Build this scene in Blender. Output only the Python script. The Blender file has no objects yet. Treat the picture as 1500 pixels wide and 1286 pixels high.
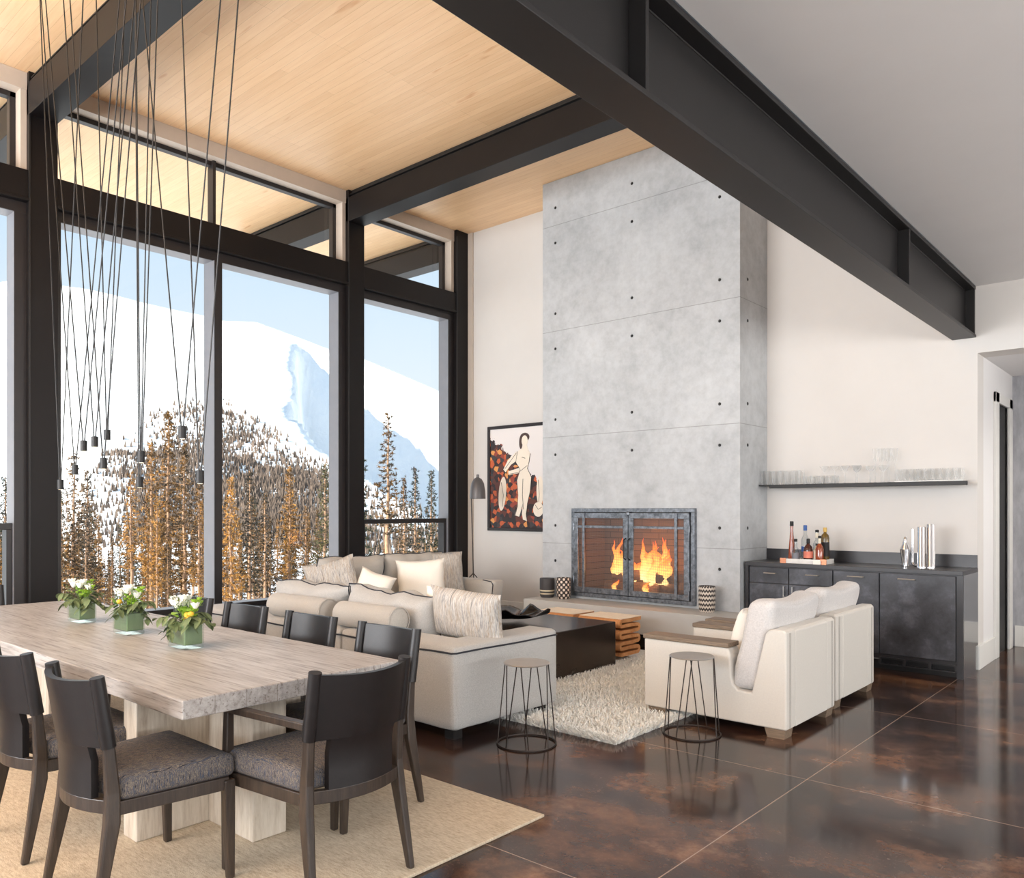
import bpy, math, random
from math import sin, cos, pi, sqrt, radians
from mathutils import Vector, Matrix, noise
random.seed(7)
C = bpy.context.scene.collection
# ------------------------------------------------------------------ helpers
class MB:
    def __init__(s): s.v = []; s.f = []
    def add(s, vs, fs):
        n = len(s.v); s.v += [tuple(p) for p in vs]; s.f += [tuple(i + n for i in f) for f in fs]; return s
    def box(s, x0, x1, y0, y1, z0, z1):
        return s.add([(x0,y0,z0),(x1,y0,z0),(x1,y1,z0),(x0,y1,z0),(x0,y0,z1),(x1,y0,z1),(x1,y1,z1),(x0,y1,z1)],
                     [(0,3,2,1),(4,5,6,7),(0,1,5,4),(1,2,6,5),(2,3,7,6),(3,0,4,7)])
    def quad(s, a, b, c, d): return s.add([a,b,c,d], [(0,1,2,3)])
    def prism(s, poly, axis, a0, a1):
        # poly of 2D points; axis 'x': (y,z), 'y': (x,z), 'z': (x,y)
        def mk(p, a):
            return (a,p[0],p[1]) if axis == 'x' else ((p[0],a,p[1]) if axis == 'y' else (p[0],p[1],a))
        n = len(poly)
        vs = [mk(p,a0) for p in poly] + [mk(p,a1) for p in poly]
        fs = [tuple(range(n))[::-1], tuple(range(n, 2*n))] + [(i,(i+1)%n,n+(i+1)%n,n+i) for i in range(n)]
        return s.add(vs, fs)
    def tube(s, pts, r, n=8, cap=True, closed=False):
        pts = [Vector(p) for p in pts]; m = len(pts)
        rs = r if isinstance(r, (list, tuple)) else [r]*m
        rings = []; up = None
        for i, p in enumerate(pts):
            if closed: t = pts[(i+1) % m] - pts[i-1]
            else: t = pts[min(i+1, m-1)] - pts[max(i-1, 0)]
            if t.length < 1e-9: t = Vector((0,0,1))
            t.normalize()
            if up is None:
                up = Vector((0,0,1)) if abs(t.z) < .9 else Vector((1,0,0))
            a = t.cross(up)
            if a.length < 1e-6: a = t.orthogonal()
            a.normalize(); b = a.cross(t); b.normalize(); up = b
            rings.append([p + rs[i]*(a*cos(2*pi*k/n) + b*sin(2*pi*k/n)) for k in range(n)])
        vs = [q for rg in rings for q in rg]; fs = []
        for i in range(m if closed else m-1):
            j = (i+1) % m
            for k in range(n): fs.append((i*n+k, i*n+(k+1)%n, j*n+(k+1)%n, j*n+k))
        if cap and not closed: fs += [tuple(range(n))[::-1], tuple(range((m-1)*n, m*n))]
        return s.add(vs, fs)
    def lathe(s, prof, c=(0,0,0), n=24, closed=False):
        vs = []; fs = []; m = len(prof)
        for r, z in prof:
            for k in range(n): vs.append((c[0]+r*cos(2*pi*k/n), c[1]+r*sin(2*pi*k/n), c[2]+z))
        for i in range(m if closed else m-1):
            j = (i+1) % m
            for k in range(n): fs.append((i*n+k, i*n+(k+1)%n, j*n+(k+1)%n, j*n+k))
        if not closed:
            if prof[0][0] > 1e-6: fs.append(tuple(range(n))[::-1])
            if prof[-1][0] > 1e-6: fs.append(tuple(range((m-1)*n, m*n)))
        return s.add(vs, fs)
    def sweep(s, pts, sizes):
        # rectangular section swept along points; sizes (sx, sy), section kept level
        vs = []
        for p, (a, b) in zip(pts, sizes):
            for dx, dy in ((-1,-1),(1,-1),(1,1),(-1,1)): vs.append((p[0]+dx*a/2, p[1]+dy*b/2, p[2]))
        m = len(pts); fs = [(3,2,1,0), tuple(range((m-1)*4, m*4))]
        for i in range(m-1):
            for k in range(4): fs.append((i*4+k, i*4+(k+1)%4, i*4+4+(k+1)%4, i*4+4+k))
        return s.add(vs, fs)
    def soft(s, x0, x1, y0, y1, z0, z1, r=.04, bulge=0, n=10, wr=0, seed=0, fn=None):
        hx, hy, hz = (x1-x0)/2, (y1-y0)/2, (z1-z0)/2; cx, cy, cz = (x0+x1)/2, (y0+y1)/2, (z0+z1)/2
        r = min(r, hx, hy, hz); idx = {}; vs = []; fs = []
        def pt(i, j, k):
            key = (i,j,k)
            if key in idx: return idx[key]
            p = [i/n*2-1, j/n*2-1, k/n*2-1]
            p = [math.copysign(sin(abs(c)*pi/2)**.75, c) if abs(c) > 1e-9 else 0 for c in p]
            q = Vector((p[0]*hx, p[1]*hy, p[2]*hz))
            inn = Vector([max(-(h-r), min(h-r, c)) for c, h in zip(q, (hx,hy,hz))])
            d = q - inn
            if d.length > 1e-9: q = inn + d.normalized()*r
            if bulge:
                q.z += bulge*(1-p[0]**2)*(1-p[1]**2)*(1 if p[2] > 0 else -1)*abs(p[2])
                q.y += bulge*.6*(1-p[0]**2)*(1-p[2]**2)*p[1]
                q.x += bulge*.4*(1-p[1]**2)*(1-p[2]**2)*p[0]
            if wr:
                w = noise.noise_vector(q*9 + Vector((seed*3.1, seed, 0))); q += w*wr
            q += Vector((cx,cy,cz))
            if fn: q = Vector(fn(q))
            idx[key] = len(vs); vs.append(q); return idx[key]
        for a in range(n):
            for b in range(n):
                fs.append((pt(a,b,0), pt(a,b+1,0), pt(a+1,b+1,0), pt(a+1,b,0)))
                fs.append((pt(a,b,n), pt(a+1,b,n), pt(a+1,b+1,n), pt(a,b+1,n)))
                fs.append((pt(a,0,b), pt(a+1,0,b), pt(a+1,0,b+1), pt(a,0,b+1)))
                fs.append((pt(a,n,b), pt(a,n,b+1), pt(a+1,n,b+1), pt(a+1,n,b)))
                fs.append((pt(0,a,b), pt(0,a,b+1), pt(0,a+1,b+1), pt(0,a+1,b)))
                fs.append((pt(n,a,b), pt(n,a+1,b), pt(n,a+1,b+1), pt(n,a,b+1)))
        return s.add(vs, fs)
    def build(s, name, m, parent=None, smooth=None, bevel=0, seg=2, loc=None):
        me = bpy.data.meshes.new(name); me.from_pydata(s.v, [], s.f); me.update()
        ms = m if isinstance(m, (list, tuple)) else [m]
        for x in ms: me.materials.append(x)
        if smooth:
            me.shade_smooth(); me.set_sharp_from_angle(angle=radians(smooth))
        o = bpy.data.objects.new(name, me); C.objects.link(o)
        if parent: o.parent = parent
        if loc: o.location = loc
        if bevel:
            b = o.modifiers.new('bevel', 'BEVEL'); b.width = bevel; b.segments = seg; b.limit_method = 'ANGLE'; b.angle_limit = radians(40)
        return o
def tag(o, label=None, cat=None, group=None, kind=None):
    if label: o['label'] = label
    if cat: o['category'] = cat
    if group: o['group'] = group
    if kind: o['kind'] = kind
    return o
def empty(name, loc=(0,0,0), rz=0, label=None, cat=None, group=None, kind=None):
    o = bpy.data.objects.new(name, None); C.objects.link(o); o.empty_display_size = .1
    o.location = loc; o.rotation_euler = (0,0,rz); return tag(o, label, cat, group, kind)
def copy_tree(o, parent=None):
    c = o.copy(); C.objects.link(c); c.parent = parent
    for ch in list(o.children): copy_tree(ch, c)
    return c
def S(o): o['kind'] = 'structure'; return o

# ------------------------------------------------------------------ materials
def L(r, g, b):
    f = lambda c: (c/255/12.92) if c/255 <= .04045 else ((c/255+.055)/1.055)**2.4
    return (f(r), f(g), f(b), 1)
class N:
    def __init__(s, name):
        s.m = bpy.data.materials.new(name); s.m.use_nodes = True; s.t = s.m.node_tree; s.t.nodes.clear()
        s.out = s.t.nodes.new('ShaderNodeOutputMaterial')
    def n(s, ty, **kw):
        x = s.t.nodes.new(ty)
        for k, v in kw.items(): setattr(x, k, v)
        return x
    def l(s, a, b): s.t.links.new(a, b)
    def pos(s, scale=(1,1,1), src='Object', rot=(0,0,0)):
        tc = s.n('ShaderNodeTexCoord'); mp = s.n('ShaderNodeMapping'); mp.inputs['Scale'].default_value = scale; mp.inputs['Rotation'].default_value = rot
        s.l(tc.outputs[src], mp.inputs['Vector']); return mp.outputs[0]
    def noise(s, vec, scale, detail=4, rough=.6):
        x = s.n('ShaderNodeTexNoise'); x.inputs['Scale'].default_value = scale; x.inputs['Detail'].default_value = detail; x.inputs['Roughness'].default_value = rough
        s.l(vec, x.inputs['Vector']); return x.outputs['Fac']
    def ramp(s, fac, stops, interp='LINEAR'):
        x = s.n('ShaderNodeValToRGB'); x.color_ramp.interpolation = interp; e = x.color_ramp.elements
        while len(e) < len(stops): e.new(.5)
        for i, (p, c) in enumerate(stops): e[i].position = p; e[i].color = c
        s.l(fac, x.inputs['Fac']); return x.outputs['Color']
    def mix(s, a, b, fac, mode='MIX'):
        x = s.n('ShaderNodeMix', data_type='RGBA', blend_type=mode)
        for sock, v in ((x.inputs[6], a), (x.inputs[7], b), (x.inputs[0], fac)):
            if hasattr(v, 'is_output'): s.l(v, sock)
            else: sock.default_value = v
        return x.outputs[2]
    def math(s, op, a, b=0):
        x = s.n('ShaderNodeMath', operation=op)
        for sock, v in ((x.inputs[0], a), (x.inputs[1], b)):
            if hasattr(v, 'is_output'): s.l(v, sock)
            else: sock.default_value = v
        return x.outputs[0]
    def bump(s, h, strength=.3, dist=.01):
        x = s.n('ShaderNodeBump'); x.inputs['Strength'].default_value = strength; x.inputs['Distance'].default_value = dist
        s.l(h, x.inputs['Height']); return x.outputs[0]
    def bsdf(s, col, rough=.5, metal=0, normal=None, **kw):
        b = s.n('ShaderNodeBsdfPrincipled')
        for k, v in (('Base Color', col), ('Roughness', rough), ('Metallic', metal)):
            if hasattr(v, 'is_output'): s.l(v, b.inputs[k])
            else: b.inputs[k].default_value = v
        for k, v in kw.items(): b.inputs[k].default_value = v
        if normal is not None: s.l(normal, b.inputs['Normal'])
        s.l(b.outputs[0], s.out.inputs['Surface']); return b
def simple(name, col, rough=.5, metal=0, var=.12, scale=8, stretch=(1,1,1), bump=0, bscale=60, dist=.003, **kw):
    s = N(name); p = s.pos(stretch); f = s.noise(p, scale)
    dark = tuple(c*(1-var) for c in col[:3]) + (1,); lite = tuple(min(1, c*(1+var)) for c in col[:3]) + (1,)
    c = s.ramp(f, [(.3, dark), (.7, lite)])
    nm = s.bump(s.noise(p, bscale, 2), bump, dist) if bump else None
    s.bsdf(c, rough, metal, nm, **kw); return s.m

def m_ceiling():
    s = N('maple_planks'); p = s.pos((1,1,1))
    br = s.n('ShaderNodeTexBrick'); s.l(p, br.inputs['Vector']); br.offset = .37; br.offset_frequency = 3
    br.inputs['Scale'].default_value = 1; br.inputs['Brick Width'].default_value = 1.9; br.inputs['Row Height'].default_value = .085
    br.inputs['Mortar Size'].default_value = .0014; br.inputs['Mortar Smooth'].default_value = .3; br.inputs['Bias'].default_value = -.1
    br.inputs['Color1'].default_value = L(250,208,162); br.inputs['Color2'].default_value = L(238,193,144); br.inputs['Mortar'].default_value = L(190,142,92)
    g = s.noise(s.pos((.9,14,1)), 3.5, 6); c = s.mix(br.outputs['Color'], s.ramp(g, [(.3, L(230,184,136)), (.7, L(252,220,180))]), .35)
    kn = s.ramp(s.noise(s.pos((1,5,1)), 1.6, 2), [(.7, (1,1,1,1)), (.78, L(220,180,140))]); c = s.mix(c, kn, .6, 'MULTIPLY')
    s.bsdf(c, .38, 0, s.bump(br.outputs['Fac'], .25, -.003)); return s.m
def m_concrete():
    s = N('cast_concrete'); p = s.pos()
    a = s.noise(p, 1.3, 6, .65); b = s.noise(p, 9, 5, .7)
    c = s.ramp(a, [(.3, L(162,164,166)), (.5, L(184,186,188)), (.7, L(198,200,202))])
    c = s.mix(c, s.ramp(b, [(.3, L(134,135,136)), (.6, L(196,198,200))]), .25)
    sep = s.n('ShaderNodeSeparateXYZ'); s.l(p, sep.inputs[0])
    # cast panel joints every 1.294 m
    z = s.math('SUBTRACT', sep.outputs['Z'], 1.067); z = s.math('DIVIDE', z, 1.294); fr = s.math('FRACT', s.math('ADD', z, 10.5)); d = s.math('ABSOLUTE', s.math('SUBTRACT', fr, .5))
    j = s.math('LESS_THAN', d, .0028)
    c = s.mix(c, L(112,110,107), s.math('MULTIPLY', j, .55))
    s.bsdf(c, .55, 0, s.bump(s.noise(p, 25, 4), .06, .01)); return s.m
def m_floor():
    s = N('stained_concrete'); p = s.pos()
    a = s.noise(s.pos((1,1.5,1)), .75, 7, .62); b = s.noise(p, 2.6, 8, .7)
    c = s.ramp(a, [(.38, L(34,24,22)), (.48, L(58,38,30)), (.54, L(98,64,44)), (.65, L(152,104,68))])
    c = s.mix(c, s.ramp(b, [(.38, L(26,20,22)), (.5, L(54,40,36)), (.58, L(108,78,60)), (.67, L(158,120,94))]), .5)
    g3 = s.noise(s.pos((1,1,1)), 1.9, 5, .6); c = s.mix(c, L(34,30,33), s.ramp(g3, [(.46, (0,0,0,1)), (.62, (.7,.7,.7,1))]))
    sp_ = s.noise(p, 55, 4, .8); c = s.mix(c, L(150,128,110), s.ramp(sp_, [(.58, (0,0,0,1)), (.74, (.35,.35,.35,1))]))
    sep = s.n('ShaderNodeSeparateXYZ'); s.l(p, sep.inputs[0]); acc = None
    for ax, v in (('X', -1.66), ('X', 1.4), ('X', -4.72), ('Y', 2.56), ('Y', 4.33), ('Y', 6.12), ('Y', .78), ('Y', 7.9)):
        q = s.math('LESS_THAN', s.math('ABSOLUTE', s.math('SUBTRACT', sep.outputs[ax], v)), .0028)
        acc = q if acc is None else s.math('MAXIMUM', acc, q)
    c = s.mix(c, L(168,145,128), s.math('MULTIPLY', acc, .8))
    r = s.math('ADD', s.math('MULTIPLY', b, .14), .05)
    s.bsdf(c, r, 0, s.bump(s.noise(p, 1.6, 3), .035, .02), **{'Specular IOR Level': .3}); return s.m
def m_table():
    s = N('whitewashed_timber'); p = s.pos()
    g = s.noise(s.pos((1.2,16,16)), 3, 8, .7); g2 = s.noise(s.pos((.5,5,5)), 3, 4)
    c = s.ramp(g, [(.32, L(116,107,102)), (.45, L(172,166,162)), (.66, L(204,201,199))])
    c = s.mix(c, s.ramp(g2, [(.3, L(146,138,133)), (.7, L(202,199,196))]), .35)
    br = s.n('ShaderNodeTexBrick'); s.l(p, br.inputs['Vector']); br.inputs['Scale'].default_value = 1; br.inputs['Brick Width'].default_value = 9; br.inputs['Row Height'].default_value = .135
    br.inputs['Mortar Size'].default_value = .0022; br.inputs['Color1'].default_value = (1,1,1,1); br.inputs['Color2'].default_value = (.86,.84,.82,1); br.inputs['Mortar'].default_value = (.5,.45,.4,1)
    c = s.mix(c, br.outputs['Color'], .7, 'MULTIPLY')
    ck = s.ramp(s.noise(s.pos((1.1,34,34)), 2.2, 3, .55), [(.60, (1,1,1,1)), (.66, L(150,134,122)), (.70, (1,1,1,1))]); c = s.mix(c, ck, .8, 'MULTIPLY')
    s.bsdf(c, .42, 0, s.bump(g, .35, .004)); return s.m
def m_streak(name, cols, stretch, scale=6, rough=.9, bump=.4, src='Object'):
    s = N(name); g = s.noise(s.pos(stretch, src), scale, 5, .75)
    n = len(cols); c = s.ramp(g, [(.3+.4*i/(n-1), col) for i, col in enumerate(cols)], 'CONSTANT' if n > 4 else 'LINEAR')
    w = s.noise(s.pos(), 220, 2)
    s.bsdf(c, rough, 0, s.bump(w, bump, .003)); return s.m
def m_tweed():
    s = N('tweed_upholstery'); cols = [L(30,31,38), L(66,66,74), L(40,44,58), L(150,138,124), L(38,38,46), L(96,94,98), L(70,82,104), L(44,42,46)]
    a = s.noise(s.pos((60,6,6)), 4, 4, .7); b = s.noise(s.pos((60,60,6)), 4, 4, .7)
    geo = s.n('ShaderNodeTexCoord'); sep = s.n('ShaderNodeSeparateXYZ'); s.l(geo.outputs['Normal'], sep.inputs[0]); up = s.math('GREATER_THAN', sep.outputs['Z'], .7)
    mk = lambda g: s.ramp(g, [(.34+.32*i/7, c) for i, c in enumerate(cols)])
    s.bsdf(s.mix(mk(b), mk(a), up), .95, 0, s.bump(s.noise(s.pos(), 240, 2), .4, .002)); return s.m
def m_patina():
    s = N('dark_patina_cabinet'); p = s.pos(); g = s.noise(p, 3.4, 8, .68)
    s.bsdf(s.ramp(g, [(.36, L(44,43,46)), (.52, L(66,66,71)), (.66, L(96,97,104))]), .38, .2, s.bump(g, .05, .01)); return s.m
def m_fabric(name, col, var=.1, scale=260, rough=.95, dist=.002):
    s = N(name); p = s.pos(); a = s.noise(p, scale, 2); b = s.noise(p, 3, 3)
    c = s.ramp(a, [(.3, tuple(x*(1-var) for x in col[:3])+(1,)), (.7, tuple(min(1,x*(1+var)) for x in col[:3])+(1,))])
    s.bsdf(c, rough, 0, s.bump(s.math('ADD', a, b), .35, dist), **{'Sheen Weight': .15}); return s.m
def m_glass(name='window_glass', refl=.06, tint=(.96,.98,.98,1)):
    s = N(name); t = s.n('ShaderNodeBsdfTransparent'); t.inputs[0].default_value = tint
    g = s.n('ShaderNodeBsdfGlossy'); g.inputs['Roughness'].default_value = .01
    lw = s.n('ShaderNodeLayerWeight'); lw.inputs[0].default_value = .5
    fc = s.math('ADD', s.math('MULTIPLY', s.math('POWER', lw.outputs['Facing'], 4), refl*10), refl*.5)
    m = s.n('ShaderNodeMixShader'); s.l(s.math('MINIMUM', fc, .9), m.inputs[0]); s.l(t.outputs[0], m.inputs[1]); s.l(g.outputs[0], m.inputs[2])
    s.l(m.outputs[0], s.out.inputs[0]); return s.m
def m_drink(name='drinking_glass'):
    s = N(name); t = s.n('ShaderNodeBsdfTransparent'); t.inputs[0].default_value = (.975,.98,.98,1)
    g = s.n('ShaderNodeBsdfPrincipled'); g.inputs['Base Color'].default_value = (.95,.95,.96,1); g.inputs['Roughness'].default_value = .08; g.inputs['Metallic'].default_value = .0
    lw = s.n('ShaderNodeLayerWeight'); lw.inputs[0].default_value = .35
    m = s.n('ShaderNodeMixShader'); s.l(s.math('MULTIPLY', lw.outputs['Facing'], .55), m.inputs[0]); s.l(t.outputs[0], m.inputs[1]); s.l(g.outputs[0], m.inputs[2])  # white blend at the edges paints highlights onto the glass
    s.l(m.outputs[0], s.out.inputs[0]); return s.m
def m_emit(name, col, st):
    s = N(name); e = s.n('ShaderNodeEmission'); e.inputs[0].default_value = col; e.inputs[1].default_value = st
    s.l(e.outputs[0], s.out.inputs[0]); return s.m
def m_flame():
    s = N('flame'); sep = s.n('ShaderNodeSeparateXYZ'); tc = s.n('ShaderNodeTexCoord'); s.l(tc.outputs['Generated'], sep.inputs[0])
    c = s.ramp(sep.outputs['Z'], [(0, (1,.62,.25,1)), (.4, (1,.42,.1,1)), (.8, (1,.16,.02,1)), (1, (.9,.08,.01,1))])
    e = s.n('ShaderNodeEmission'); s.l(c, e.inputs[0]); e.inputs[1].default_value = 2.4
    t = s.n('ShaderNodeBsdfTransparent'); lw = s.n('ShaderNodeLayerWeight'); lw.inputs[0].default_value = .45
    nz = s.noise(s.pos((1,1,.4)), 14, 3)
    f = s.math('MULTIPLY', s.math('SUBTRACT', 1, lw.outputs['Facing']), s.math('ADD', nz, .35))
    m = s.n('ShaderNodeMixShader'); s.l(f, m.inputs[0]); s.l(t.outputs[0], m.inputs[1]); s.l(e.outputs[0], m.inputs[2]); s.l(m.outputs[0], s.out.inputs[0]); return s.m
def m_mesh_screen():
    s = N('wire_mesh'); sep = s.n('ShaderNodeSeparateXYZ'); s.l(s.pos(), sep.inputs[0]); acc = None
    for ax in ('X', 'Z'):
        fr = s.math('FRACT', s.math('MULTIPLY', sep.outputs[ax], 75)); q = s.math('LESS_THAN', fr, .27); acc = q if acc is None else s.math('MAXIMUM', acc, q)
    t = s.n('ShaderNodeBsdfTransparent'); d = s.n('ShaderNodeBsdfPrincipled'); d.inputs['Base Color'].default_value = (.16,.14,.13,1); d.inputs['Roughness'].default_value = .5; d.inputs['Metallic'].default_value = .6
    m = s.n('ShaderNodeMixShader'); s.l(acc, m.inputs[0]); s.l(t.outputs[0], m.inputs[1]); s.l(d.outputs[0], m.inputs[2]); s.l(m.outputs[0], s.out.inputs[0]); return s.m
def m_brick():
    s = N('fire_brick'); p = s.pos(rot=(pi/2,0,0)); br = s.n('ShaderNodeTexBrick'); s.l(p, br.inputs['Vector']); br.inputs['Scale'].default_value = 1
    br.inputs['Brick Width'].default_value = .23; br.inputs['Row Height'].default_value = .075; br.inputs['Mortar Size'].default_value = .005
    br.inputs['Color1'].default_value = L(150,120,100); br.inputs['Color2'].default_value = L(128,106,92); br.inputs['Mortar'].default_value = L(92,80,72)
    s.bsdf(br.outputs['Color'], .9); return s.m
def m_snow():
    s = N('snow'); p = s.pos(); c = s.ramp(s.noise(p, .02, 8, .7), [(.3, L(226,232,240)), (.6, L(248,249,250))])
    s.bsdf(c, .85, 0, s.bump(s.noise(p, .05, 6, .7), .5, 3)); return s.m
def m_mountain():
    s = N('mountain_snow'); p = s.pos(); geo = s.n('ShaderNodeNewGeometry'); sep = s.n('ShaderNodeSeparateXYZ'); s.l(geo.outputs['Normal'], sep.inputs[0])
    at = s.n('ShaderNodeAttribute'); at.attribute_name = 'rock'
    rk = s.math('MULTIPLY', at.outputs['Fac'], s.ramp(s.noise(s.pos((1,1,.35)), .03, 9, .75), [(.47, (0,0,0,1)), (.53, (1,1,1,1))]))
    c = s.ramp(s.noise(p, .01, 8, .7), [(.3, L(236,241,247)), (.6, L(250,251,252))])
    c = s.mix(c, L(150,150,152), rk)
    s.bsdf(c, .9, 0, s.bump(s.noise(p, .03, 8, .7), .55, 8)); return s.m
def m_needles(name, cols):
    s = N(name); oi = s.n('ShaderNodeObjectInfo'); g = s.noise(s.pos(), 1.5, 3)
    f = s.math('ADD', s.math('MULTIPLY', g, .9), s.math('MULTIPLY', s.math('SUBTRACT', oi.outputs['Random'], .3), .3))
    s.bsdf(s.ramp(f, [(.40, cols[0]), (.56, cols[1]), (.70, cols[2])]), .75); return s.m
def m_stripe(name, rot=(0,0,0)):
    s = N(name); g = s.noise(s.pos((44,.6,1.4), rot=rot), 1.6, 5, .7)
    c = s.ramp(g, [(.36, L(104,102,104)), (.42, L(206,202,196)), (.47, L(158,140,120)), (.52, L(222,218,212)), (.57, L(126,124,126)), (.63, L(216,210,202))])
    s.bsdf(c, .95, 0, s.bump(s.noise(s.pos(), 200, 2), .4, .002)); return s.m

MT = dict(
 ceil=m_ceiling(), conc=m_concrete(), floor=m_floor(), table=m_table(),
 plaster=simple('warm_plaster', L(216,211,206), .8, var=.02, scale=2, bump=.05),
 plaster_g=simple('grey_white_paint', L(230,228,227), .8, var=.015, scale=2),
 wallpaper=simple('textured_wallpaper', L(168,168,172), .7, var=.16, scale=16, stretch=(1,1,.35), bump=.5, bscale=14, dist=.01),
 trimw=simple('white_trim_paint', L(228,226,221), .5, var=.01),
 taupe=simple('taupe_trim_paint', L(196,182,168), .6, var=.03),
 steel=simple('blackened_steel', L(20,16,16), .45, .1, var=.12, scale=3, **{'Specular IOR Level': .32}),
 steel_g=simple('charcoal_steel', L(34,32,32), .45, .2, var=.12, scale=2),
 alu=simple('dark_aluminium', L(88,88,90), .45, .3, var=.05),
 frame=simple('aluminium_lit_frame', L(132,132,137), .38, .2, var=.04), dark_shade=simple('dark_frame_shaded_face', L(34,29,29), .4),  # grey tone for lit jamb sides; dark tone also paints shade on fronts
 glass=m_glass(), drink=m_drink(), brick=m_brick(), snow=m_snow(), mount=m_mountain(), flame=m_flame(), wire=m_mesh_screen(),
 black=simple('black', L(18,16,16), .5), leather=simple('black_leather', L(24,19,19), .40, var=.2, scale=30, bump=.25, bscale=140, dist=.001),
 dwood=m_streak('espresso_wood', [L(42,34,29), L(56,46,39), L(72,60,50)], (14,14,1), 4, .36, .1),
 seat=m_tweed(),
 jute=m_streak('jute', [L(172,152,128), L(204,188,164), L(224,211,190)], (5,22,5), 5, .95, .9),
 shag=m_fabric('wool_shag', L(255,250,242), .08, 60, .98, .02),
 sofa=m_fabric('oatmeal_linen', L(182,180,177), .2), sofad=m_fabric('taupe_linen', L(184,179,172), .14), pipe=simple('charcoal_piping', L(44,46,54), .8),
 cream=m_fabric('cream_cotton', L(250,243,232), .05), white=m_fabric('ivory_leather', L(214,208,199), .03, 90, .6, .001), boucle=m_fabric('grey_white_chenille', L(206,202,200), .1, 110, .95, .002),
 stripe=m_stripe('striped_weave'), capwood=m_streak('grey_brown_oak', [L(104,88,72), L(128,110,92), L(146,128,108)], (2,20,20), 4, .5, .1),
 pouf=simple('patinated_dark_metal', L(62,52,46), .2, .5, var=.25, scale=4, stretch=(1,1,2)),
 card=m_streak('corrugated_cardboard', [L(190,122,70), L(212,148,94), L(222,164,112)], (40,2,2), 5, .8, .2), cardt=simple('pale_cardboard_edge', L(250,230,208), .8, stretch=(30,1,1)),
 stoolm=simple('brushed_grey_metal', L(176,172,168), .35, .6, var=.08), rod=simple('bronze_rod', L(58,50,46), .4, .6),
 slate=m_patina(), slated=simple('black_stone_top', L(48,46,48), .3, .1, var=.15), panel=simple('polished_side_panel', L(170,170,170), .1, .9, var=.03),
 chrome=simple('chrome', L(225,224,226), .12, 1, var=.02), iron=simple('hammered_iron', L(120,124,130), .36, .7, var=.5, scale=22, bump=.5, bscale=35),
 leaf=simple('eucalyptus_leaf', L(98,112,74), .55, var=.35, scale=30), leafb=simple('bright_leaf', L(150,186,60), .5, var=.2, scale=30), petal=simple('white_petal', L(240,238,228), .6, var=.03), yellow=simple('yellow_bloom', L(228,178,60), .7, var=.15, scale=60), stem=simple('green_stem', L(92,112,66), .6),
 leafwrap=simple('dark_green_leaf_wrap', L(100,120,86), .35, var=.25, scale=14, stretch=(1,1,.3)), water=m_glass('thick_clear_glass', .12, (.9,.94,.9,1)),
 bark=simple('pine_bark', L(150,118,92), .9, var=.35, scale=6, stretch=(3,3,1)),
 gold=m_needles('golden_needles', [L(42,34,18), L(120,84,32), L(184,132,58)]), green=m_needles('green_needles', [L(26,32,22), L(50,56,32), L(88,80,42)]),
 farpine=simple('distant_pine', L(100,86,76), .9, var=.25, scale=.5),
)

# ------------------------------------------------------------------ camera
A = radians(41.2793); F = 1167.583
cam = bpy.data.cameras.new('camera'); co = bpy.data.objects.new('camera', cam); C.objects.link(co)
co.location = (0,0,1.47); co.rotation_euler = (pi/2, 0, A); cam.sensor_fit = 'HORIZONTAL'; cam.sensor_width = 36; cam.lens = 36*F/1500
cam.shift_x = 0; cam.shift_y = (747-643)/1500; cam.clip_end = 5000; cam.clip_start = .05
bpy.context.scene.camera = co
def wdir(px):
    a = (px-750)/F; return Vector((-sin(A)+a*cos(A), cos(A)+a*sin(A), 0))

# ------------------------------------------------------------------ room shell
XW, YW, ZC, ZL, XB = -8.2, 8.34, 5.5, 3.53, -1.63
S(MB().box(-8.5, 7, -4, 10.3, -.2, 0).build('floor', MT['floor']))
S(MB().box(-10.9, XB-.05, -4.2, 8.65, ZC, ZC+.25).build('ceiling', MT['ceil']))
S(MB().box(XB, 7, -4.2, 8.34, ZL, ZL+.2).build('ceiling', MT['plaster_g']))
w = MB(); w.box(-8.45, -1.62, YW, YW+.25, 0, ZC); w.box(-1.62, 7, YW, YW+.3, 2.915, ZC); w.box(1.0, 7, YW, YW+.3, 0, 2.915)
S(w.build('wall_far', MT['plaster']))
S(MB().box(-1.78, -1.68, -4.2, YW, ZL, ZC).build('wall_clerestory', MT['plaster']))
nw = MB(); nw.box(-8.5, -7.6, -4.25, -4, 0, ZC); nw.box(6.4, 7, -4.25, -4, 0, ZC); nw.box(-1.9, -1.5, -4.25, -4, 0, ZC); nw.box(-7.6, -1.9, -4.25, -4, 4.6, ZC); nw.box(-1.5, 6.4, -4.25, -4, 3.2, ZC); nw.box(-7.6, 6.4, -4.25, -4, 0, .3)
S(nw.build('wall_near', MT['plaster']))
nf = MB()
for x in (-7.6, -5.75, -3.85, -1.95): nf.box(x, x+.08, -4.2, -4.05, .3, 4.6)
for x in (-1.5, .5, 2.5, 4.4, 6.32): nf.box(x, x+.08, -4.2, -4.05, .3, 3.2)
S(nf.build('window_8', MT['frame']))  # unseen openings added in the near wall for the fill lights
wl = MB(); wl.box(-8.44, XW, -4, YW, 0, .36)
S(wl.build('wall_left', MT['plaster']))
S(MB().box(-10.9, 7, -15, -4.26, ZC, ZC+.25).build('ceiling_sun_block', MT['ceil']))  # unseen roof added to keep sun out of the near openings
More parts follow.
